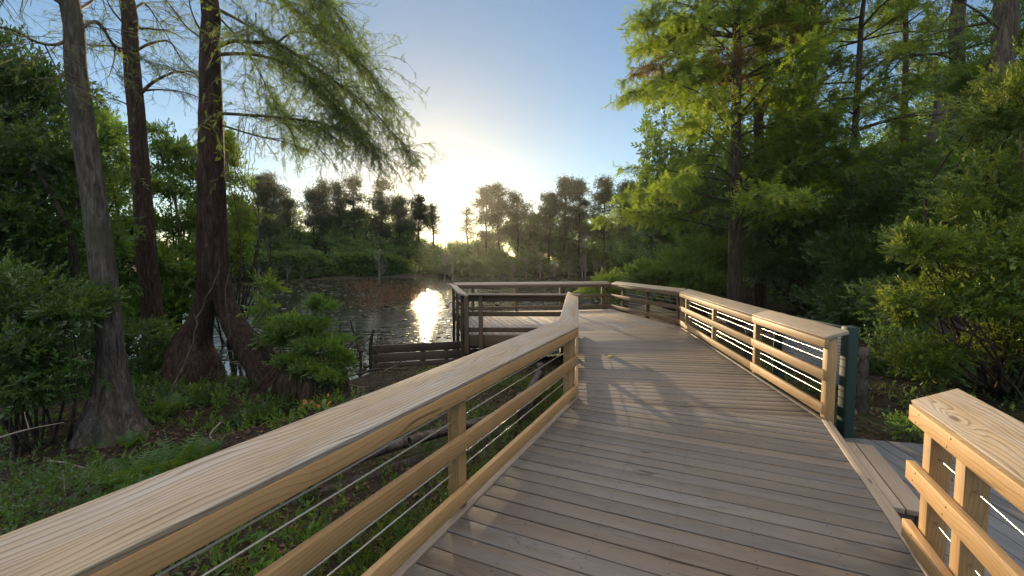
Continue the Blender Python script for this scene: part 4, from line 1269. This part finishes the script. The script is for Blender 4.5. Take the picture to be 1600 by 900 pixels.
# far pines
def pine(name, label, px, py_top, Y, crown_px, bottom_frac=0.45, n=380, m='pine', seed=0, size=0.36, round_=False, group='trees on the far shore'):
    top = at(px, py_top, Y); x, y = top[0], top[1]
    g = ground_z(x, y); H = top[2] - g
    t = thing(name, label, 'tree', (x, y, g), group)
    q = Tubes(); zz = np.linspace(-0.3, H * 0.97, 12)
    wob = np.cumsum(rng.normal(0, 0.06, (12, 2)), axis=0)
    tp = np.column_stack([x + wob[:, 0], y + wob[:, 1], g + zz])
    q.add(tp, np.linspace(0.22, 0.05, 12), 7); q.build('trunk', M['bark_dark'], t)
    Rc = crown_px / FPX * Y / 2 * 1.4; n = int(n * 9)
    br = Tubes(); P = []
    nb = 44 if not round_ else 60
    for i in range(nb):
        u = rng.random() ** 0.8
        z = H * (bottom_frac * 0.85 + (0.98 - bottom_frac * 0.85) * u)
        prof = math.sqrt(max(0.05, 1 - (2 * u - 0.85) ** 2 / 1.6)) * (1 - 0.25 * u)
        prof *= rng.uniform(0.55, 1.35)
        a = rng.uniform(0, 6.28); ln = Rc * prof * rng.uniform(0.55, 1.05)
        j = int(np.argmin(abs(tp[:, 2] - g - z)))
        p = wander(tp[j] * [1, 1, 0] + [0, 0, g + z], (math.cos(a), math.sin(a), 0.35), ln, 6, 0.05, 0.14)
        br.add(p, np.linspace(0.07, 0.02, 7), 4)
        k = max(3, int(n / nb))
        uu = 0.3 + 0.7 * rng.random(k)
        idx = np.clip((uu * 6).astype(int), 0, 5); f = (uu * 6 - idx)[:, None]
        P.append(p[idx] * (1 - f) + p[idx + 1] * f + rng.normal(0, 0.42, (k, 3)) * [1, 1, 0.8])
    br.build('branches', M['bark_dark'], t)
    P = np.concatenate(P)
    D = rng.normal(0, 0.5, P.shape) + [0, 0, 0.7]
    V, F, k = scatter(TUFT, P, D, size * rng.uniform(0.45, 0.9, len(P)), roll=1.0)
    foliage('crown', M[m], [(V, F, k)], t)
    return t


FAR = [('broad round-topped pine at the left end of the far shore', 414, 277, 57, 62, 0.30, 900, True),
       ('narrow pine just right of the round-topped pine', 452, 312, 60, 30, 0.35, 300, False),
       ('short spreading pine under the tip of the hanging cypress foliage', 484, 300, 62, 36, 0.40, 380, False),
       ('tall tufted pine in the left half of the far shore, left of a pair', 506, 281, 64, 36, 0.45, 420, False),
       ('slim pine of the pair left of the round sparse pine', 530, 283, 65, 26, 0.42, 280, False),
       ('pine with a round sparse crown high on a bare stem', 553, 278, 66, 34, 0.55, 300, False),
       ('wide sparse pine between the round sparse pine and the sun', 595, 282, 68, 46, 0.45, 480, False),
       ('low dark pine immediately left of the sun', 622, 308, 70, 34, 0.40, 380, False),
       ('wider pine standing right in front of the low sun', 655, 309, 74, 50, 0.60, 560, False),
       ('small slim pine just right of the sun', 676, 316, 73, 18, 0.62, 110, False),
       ('low pine midway between the sun and the triple pines', 730, 326, 73, 34, 0.5, 60, False),
       ('left pine of the dense triple right of the sun', 757, 294, 72, 40, 0.38, 480, False),
       ('tallest middle pine of the dense triple right of the sun', 782, 288, 73, 38, 0.38, 480, False),
       ('right pine of the dense triple, its branches reaching right', 810, 300, 72, 42, 0.40, 420, False),
       ('lowest pine in the gap between the triple and the right group', 838, 335, 74, 34, 0.35, 260, False),
       ('left edge pine of the right group, broad and dark', 858, 304, 70, 40, 0.40, 480, False),
       ('tallest pine of the right group with a clear top', 882, 278, 70, 42, 0.36, 520, False),
       ('second tall pine of the right group', 905, 284, 69, 38, 0.38, 460, False),
       ('pale feathery pine touching the bright cypress', 947, 280, 66, 50, 0.36, 480, False),
       ('last pine of the far shore behind the bright cypress', 985, 285, 62, 50, 0.34, 520, False)]
for lab, px, py, Y, cw, bf, n_, rd_ in FAR:
    pine('pine_tree', lab, px, py, Y, cw, bf, n_, round_=rd_)

# small bare trees standing in the water, grey brush on the far shore
def bare_tree(label, px, py0, py1, Y, wpx, m='dead', n=16):
    b0 = at(px, py0, Y); b0[2] = WATER - 0.1; top = at(px, py1, Y)
    t = thing('bare_tree', label, 'bare tree', tuple(b0))
    H = top[2] - b0[2]
    q = Tubes(); q.add(smooth_path([b0, (b0 + top) / 2 + rng.normal(0, 0.1, 3), top], 8), np.linspace(0.09, 0.02, 8), 6); q.build('trunk', M[m], t)
    q = Tubes()
    for i in range(n):
        u = rng.uniform(0.25, 0.98); a = rng.uniform(0, 6.28)
        s = b0 + (top - b0) * u
        p = wander(s, (math.cos(a), math.sin(a), 0.7), wpx / FPX * Y * 0.5 * rng.uniform(0.6, 1.1) * (1.2 - 0.6 * u), 6, 0.02, 0.16)
        q.add(p, np.linspace(0.025, 0.008, 7), 4)
        for _ in range(4):
            j = rng.integers(2, 6); p2 = wander(p[j], rng.normal(0, 0.6, 3) + [0, 0, 0.5], H * 0.16, 4, 0, 0.15); q.add(p2, np.linspace(0.012, 0.005, 5), 3)
    q.build('branches', M[m], t)
    return t


bare_tree('small bare tree in the water left of the sun glitter', 593, 441, 395, 47, 44)
bare_tree('bare grey tree in the water just left of the platform corner', 694, 435, 396, 52, 26)
bare_tree('grey bare tree in the water behind the platform corner', 707, 435, 392, 54, 30)
bare_tree('pale bare tree on the far shore left of the light bush', 915, 430, 370, 58, 30)
for i in range(5):
    t = bare_tree('grey tangle of bare brush on the far left shore', 405 + i * 22, 436, 418 - 6 * (i == 2), 52 + i * 1.4, 34, n=12)
    t['group'] = 'grey brush on the far left shore'
for i in range(7):
    t = bare_tree('grey bare brush along the far shore behind the platform', 800 + i * 22, 432, 410 - 5 * (i % 3), 64, 30, n=12)
    t['group'] = 'grey brush behind the platform'

# ------------------------------------------------------------------ reeds, ferns, weeds, litter, sticks
BLADE = (np.array([[-0.012, 0, 0], [0.012, 0, 0], [0.006, 0.6, 0.02], [0, 1, 0.12]]), np.array([[0, 1, 2], [0, 2, 3]]))


def reeds(n):
    px = rng.normal(625, 45, n); py = 446 + 38 * rng.random(n) ** 1.3
    keep_ = (px < 712) & (px > 520)
    px, py = px[keep_], py[keep_]
    P = np.array([on(a, b, WATER) for a, b in zip(px, py)])
    dn = vnoise(P[:, :2], 0.35, 31)
    P = P[dn > 0.38]
    D = rng.normal(0, 0.16, P.shape) + [0, 0, 1]
    return scatter(BLADE, P, D, rng.uniform(0.3, 0.8, len(P)) * (P[:, 1] / 36), roll=3)


tag(foliage('reeds', M['reed'], [reeds(1700)]), 'russet reeds standing in the pond left of the sun glitter', 'reeds', kind='stuff')


def fern(label, px, py, Y, n=11, L=0.5, m='fern'):
    b0 = at(px, py, Y); b0[2] = ground_z(b0[0], b0[1])
    t = thing('fern', label, 'fern', tuple(b0))
    for i in range(n):
        a = i * 2.4 + rng.uniform(-0.3, 0.3); el = rng.uniform(0.6, 1.25)
        ln = L * rng.uniform(0.75, 1.1)
        p = wander(b0, (math.cos(a) * math.cos(el), math.sin(a) * math.cos(el), math.sin(el)), ln, 16, 0.14, 0.02)
        V, F, k = [], [], 0
        T = np.gradient(p, axis=0); T /= np.linalg.norm(T, axis=1)[:, None]
        for j in range(2, 17):
            u = j / 16; w_ = ln * 0.24 * math.sin(min(1, u * 1.15 + 0.12) * math.pi) ** 0.7 + 0.01
            s = np.cross(T[j], [0, 0, 1]); s /= np.linalg.norm(s) + 1e-6
            for sg in (-1, 1):
                V += [p[j] - T[j] * 0.007, p[j] + T[j] * 0.007, p[j] + s * sg * w_ * 0.6 + T[j] * w_ * 0.22 + T[j] * 0.004, p[j] + s * sg * w_ + T[j] * w_ * 0.4 - np.array([0, 0, w_ * 0.2])]
                F += [[k, k + 1, k + 2], [k, k + 2, k + 3]]; k += 4
        v, qd = tube(p, np.linspace(0.004, 0.0015, 17), 3)
        nv = len(V)
        o = make('frond', np.vstack([np.array(V), v]), [np.array(F), qd + nv], M[m], t, dict(rnd=np.full(nv + len(v), rng.random())))
    return t


fern('fern with tall fronds nearest the pale railing and the little pool', 268, 720, 4.55, 12, 0.62)
fern('fern left of the tall fern under the leaning trunk', 190, 745, 4.4, 11, 0.55)
fern('small fern between the two larger ferns', 225, 760, 4.1, 8, 0.42)
fern('small fern at the foot of the leaning trunk', 205, 690, 5.3, 7, 0.35)

fern('fern beside the pale crooked branch and the little pool', 318, 735, 4.9, 9, 0.45)
fern('fern among weeds close below the left railing near the bottom edge', 120, 800, 3.5, 10, 0.45)
bush('shrub', 'low dark tangle of leaves on the mud before the two-legged cypress', 'shrub',
     [cl(250, 640, 7.2, 0.5, 0.18), cl(320, 650, 7.4, 0.4, 0.14), cl(420, 650, 7.0, 0.35, 0.14), cl(230, 690, 6.3, 0.3, 0.12)], 1500, 0.13, 'leaf_dark', base=(*at(300, 660, 7.2)[:2], ground_z(*at(300, 660, 7.2)[:2])), r0=0.008, stems=14)
fern('lone fern in the shade between the leaning trunk and the two-legged cypress', 262, 640, 6.6, 10, 0.5)

pl = thing('young_plant', 'little plant with red and yellow leaves showing over the left railing', 'plant', (*at(500, 700, 5.4)[:2], ground_z(*at(500, 700, 5.4)[:2])))
c0 = at(492, 640, 5.4)
q = Tubes(); q.add(smooth_path([np.array(pl.location), c0 + [0, 0, -0.25], c0 + [0.05, 0, 0.02]], 8), np.linspace(0.008, 0.004, 8), 5); q.build('stem', M['twig'], pl)
P = c0 + rng.normal(0, 1, (34, 3)) * [0.11, 0.08, 0.06]
V, F, k = scatter(flat_leaf(0.6), P, rng.normal(0, 0.6, P.shape) + [0, 0, -0.3], rng.uniform(0.06, 0.10, 34)); foliage('green_leaves', M['leaf_lit'], [(V, F, k)], pl)
P = c0 + [0.02, 0, 0.09] + rng.normal(0, 1, (16, 3)) * [0.09, 0.06, 0.03]
V, F, k = scatter(flat_leaf(0.6), P, rng.normal(0, 0.6, P.shape) + [0, 0, 0.1], rng.uniform(0.05, 0.09, 16)); foliage('red_leaves', M['red_leaf'], [(V, F, k)], pl)

# green weeds and grass between the left railing and the bank
def inside_bank(P):
    d = (P - BL) @ (-rN)          # distance left of the near deck's left edge
    d2 = (P - BL) @ (-rM)
    return np.where(P[:, 1] < 5.2, d, d2)


n = 26000
P2 = np.column_stack([rng.uniform(-5.5, 0.9, n), rng.uniform(0.2, 8.2, n)])
dl = inside_bank(P2)
fall = np.exp(-np.maximum(dl - 0.7, 0) / 0.6)
keep = (dl > 0.08) & (rng.random(n) < fall * (0.35 + vnoise(P2, 1.2, 41))) & (pond_distance(P2) < -0.4) & (vnoise(P2, 0.7, 77) > 0.22)
P2 = P2[keep]
P3 = np.column_stack([P2, height(P2)])
V, F, k = scatter(BLADE, P3[::2], rng.normal(0, 0.35, P3[::2].shape) + [0, 0, 1], rng.uniform(0.08, 0.26, len(P3[::2])), roll=3)
V2, F2, k2 = scatter(spray_template(8, 0.38, leaf=0.36), P3[1::2], rng.normal(0, 0.4, P3[1::2].shape) + [0, 0, 1], rng.uniform(0.08, 0.22, len(P3[1::2])), roll=3)
tag(foliage('weeds', M['grass'], [(V, F, k), (V2, F2, k2)]), 'green weeds and grass along the left side of the boardwalk', 'weeds', kind='stuff')

n = 30000
P2 = np.column_stack([rng.uniform(-9, 10, n), rng.uniform(0.5, 12, n)])
keep = (pond_distance(P2) < -0.15)
P2 = P2[keep]; P3 = np.column_stack([P2, height(P2) + 0.012])
keep = P3[:, 2] > WATER + 0.02; P3 = P3[keep]
V, F, k = scatter(flat_leaf(0.55, 0.15), P3, rng.normal(0, 1, P3.shape) * [1, 1, 0.18], rng.uniform(0.03, 0.09, len(P3)), roll=0.5)
tag(foliage('leaf_litter', M['litter'], [(V, F, k)]), 'brown leaf litter on the damp bank', 'leaf litter', kind='stuff')

n = 2200
P2 = np.column_stack([rng.uniform(-8, -1.2, n), rng.uniform(2.4, 8.8, n)])
keep = (pond_distance(P2) < -0.3) & (vnoise(P2, 0.9, 55) > 0.42) & (inside_bank(P2) > 1.2)
P2 = P2[keep]; P3 = np.column_stack([P2, height(P2)])
V, F, k = scatter(SP9, P3, rng.normal(0, 0.5, P3.shape) + [0, 0, 0.9], rng.uniform(0.08, 0.24, len(P3)), roll=2)
tag(foliage('ground_cover', M['leaf_mid'], [(V, F, k)]), 'dark low plants covering the left bank', 'ground cover', kind='stuff')

n = 1500
P2 = np.column_stack([rng.uniform(4.2, 10, n), rng.uniform(4.6, 9.5, n)])
keep = vnoise(P2, 0.9, 57) > 0.45
P2 = P2[keep]; P3 = np.column_stack([P2, height(P2)])
V, F, k = scatter(SP9, P3, rng.normal(0, 0.5, P3.shape) + [0, 0, 0.9], rng.uniform(0.07, 0.18, len(P3)), roll=2)
tag(foliage('ground_cover', M['leaf_dark'], [(V, F, k)]), 'low plants on the shaded ground beyond the lower deck', 'ground cover', kind='stuff')


def stick(label, rows, r, m='dead', fork=True):
    p = []
    for a, b, Y in rows: p.append(at(a, b, Y))
    p = smooth_path(p, 12)
    for v in p: v[2] = max(v[2], ground_z(v[0], v[1]) + r * 0.6)
    t = thing('fallen_branch', label, 'branch', tuple(p[0]))
    q = Tubes(); q.add(p, np.linspace(r, r * 0.4, 12), 6, wob=0.06)
    if fork:
        s = p[6]; f = wander(s, p[8] - p[5] + rng.normal(0, 0.15, 3), np.linalg.norm(p[-1] - p[0]) * 0.35, 5, 0, 0.1); q.add(f, np.linspace(r * 0.6, r * 0.25, 6), 5)
    q.build('limb', M[m], t)
    return t


stick('pale thin fallen branch curving in from the left edge', [(-20, 690, 4.2), (40, 672, 4.4), (100, 660, 4.7)], 0.012)
stick('small forked pale stick on the ground before the ferns', [(75, 720, 4.3), (105, 724, 4.2), (145, 735, 4.1)], 0.010)
stick('short pale stick standing by the forked stick', [(98, 735, 4.1), (100, 755, 4.0), (102, 775, 3.9)], 0.008, fork=False)
stick('pale crooked branch beside the little pool', [(345, 660, 6.0), (328, 680, 5.8), (335, 700, 5.5), (345, 715, 5.4)], 0.016)
stick('reddish fallen trunk leaning behind the leaning cypress', [(60, 535, 7.0), (105, 552, 6.8), (165, 575, 6.5)], 0.05, 'bark_red', False)
stick('pale stick on the mud below the plank wall', [(600, 580, 9.4), (620, 570, 9.3), (626, 562, 9.2)], 0.016)
stick('thin curved stick on the mud left of the plank wall', [(540, 595, 8.6), (555, 615, 8.2), (572, 628, 7.9)], 0.014)
stick('dark driftwood half in the water beside the plank wall', [(560, 585, 9.3), (590, 577, 9.6), (640, 578, 9.5)], 0.035, 'bark_dark', False)
stick('dark log lying in the weeds under the left railing', [(640, 690, 4.6), (700, 672, 4.9), (770, 655, 5.2)], 0.06, 'log', False)

for lab, rows, r in (('leaning dark dead stem rising from the shallows left of the plank wall', [(565, 560, 10.8), (556, 530, 10.8), (547, 500, 10.8)], 0.03),
                     ('thick short dark stake standing in the shallows by the plank wall', [(579, 555, 11), (580, 530, 11), (584, 515, 11)], 0.055),
                     ('slim upright dark stem behind the fresh bush', [(532, 545, 10.6), (532, 520, 10.6), (531, 498, 10.6)], 0.018)):
    p = px_limb(rows, 8); p[0][2] = WATER - 0.3
    t = thing('dead_sapling', lab, 'stake', tuple(p[0])); q = Tubes(); q.add(p, np.linspace(r, r * 0.6, 8), 7, wob=0.08); q.build('stem', M['bark_dark'], t)
    q = Tubes()
    for i in range(3):
        f = wander(p[3 + i], rng.normal(0, 0.6, 3) + [0, 0, 0.3], 0.35, 5, 0, 0.15); q.add(f, np.linspace(r * 0.35, r * 0.12, 6), 4)
    q.build('twigs', M['bark_dark'], t)

brush = thing('brush_pile', 'tangle of dark twigs in the shallows left of the plank wall', 'brush', tuple(on(570, 545, WATER)))
q = Tubes()
for i in range(46):
    s = on(rng.uniform(535, 618), rng.uniform(540, 552), WATER); f = wander(s, rng.normal(0, 0.8, 3) + [0, 0, 0.5], rng.uniform(0.25, 0.7), 6, 0.1, 0.15); q.add(f, np.linspace(0.012, 0.004, 7), 4)
q.build('twigs', M['bark_dark'], brush)

# fallen leaf on the boards
lf = leaf_template(0.6, 0.1, 0.0)
V, F, k = scatter(lf, np.array([on(949, 558, 0.008)]), np.array([[0.8, 0.5, 0.15]]), [0.13], roll=0.1)
tag(foliage('fallen_leaf', M['yellow_leaf'], [(V, F, k)]), 'single yellow leaf lying on the boardwalk past the bend', 'leaf')
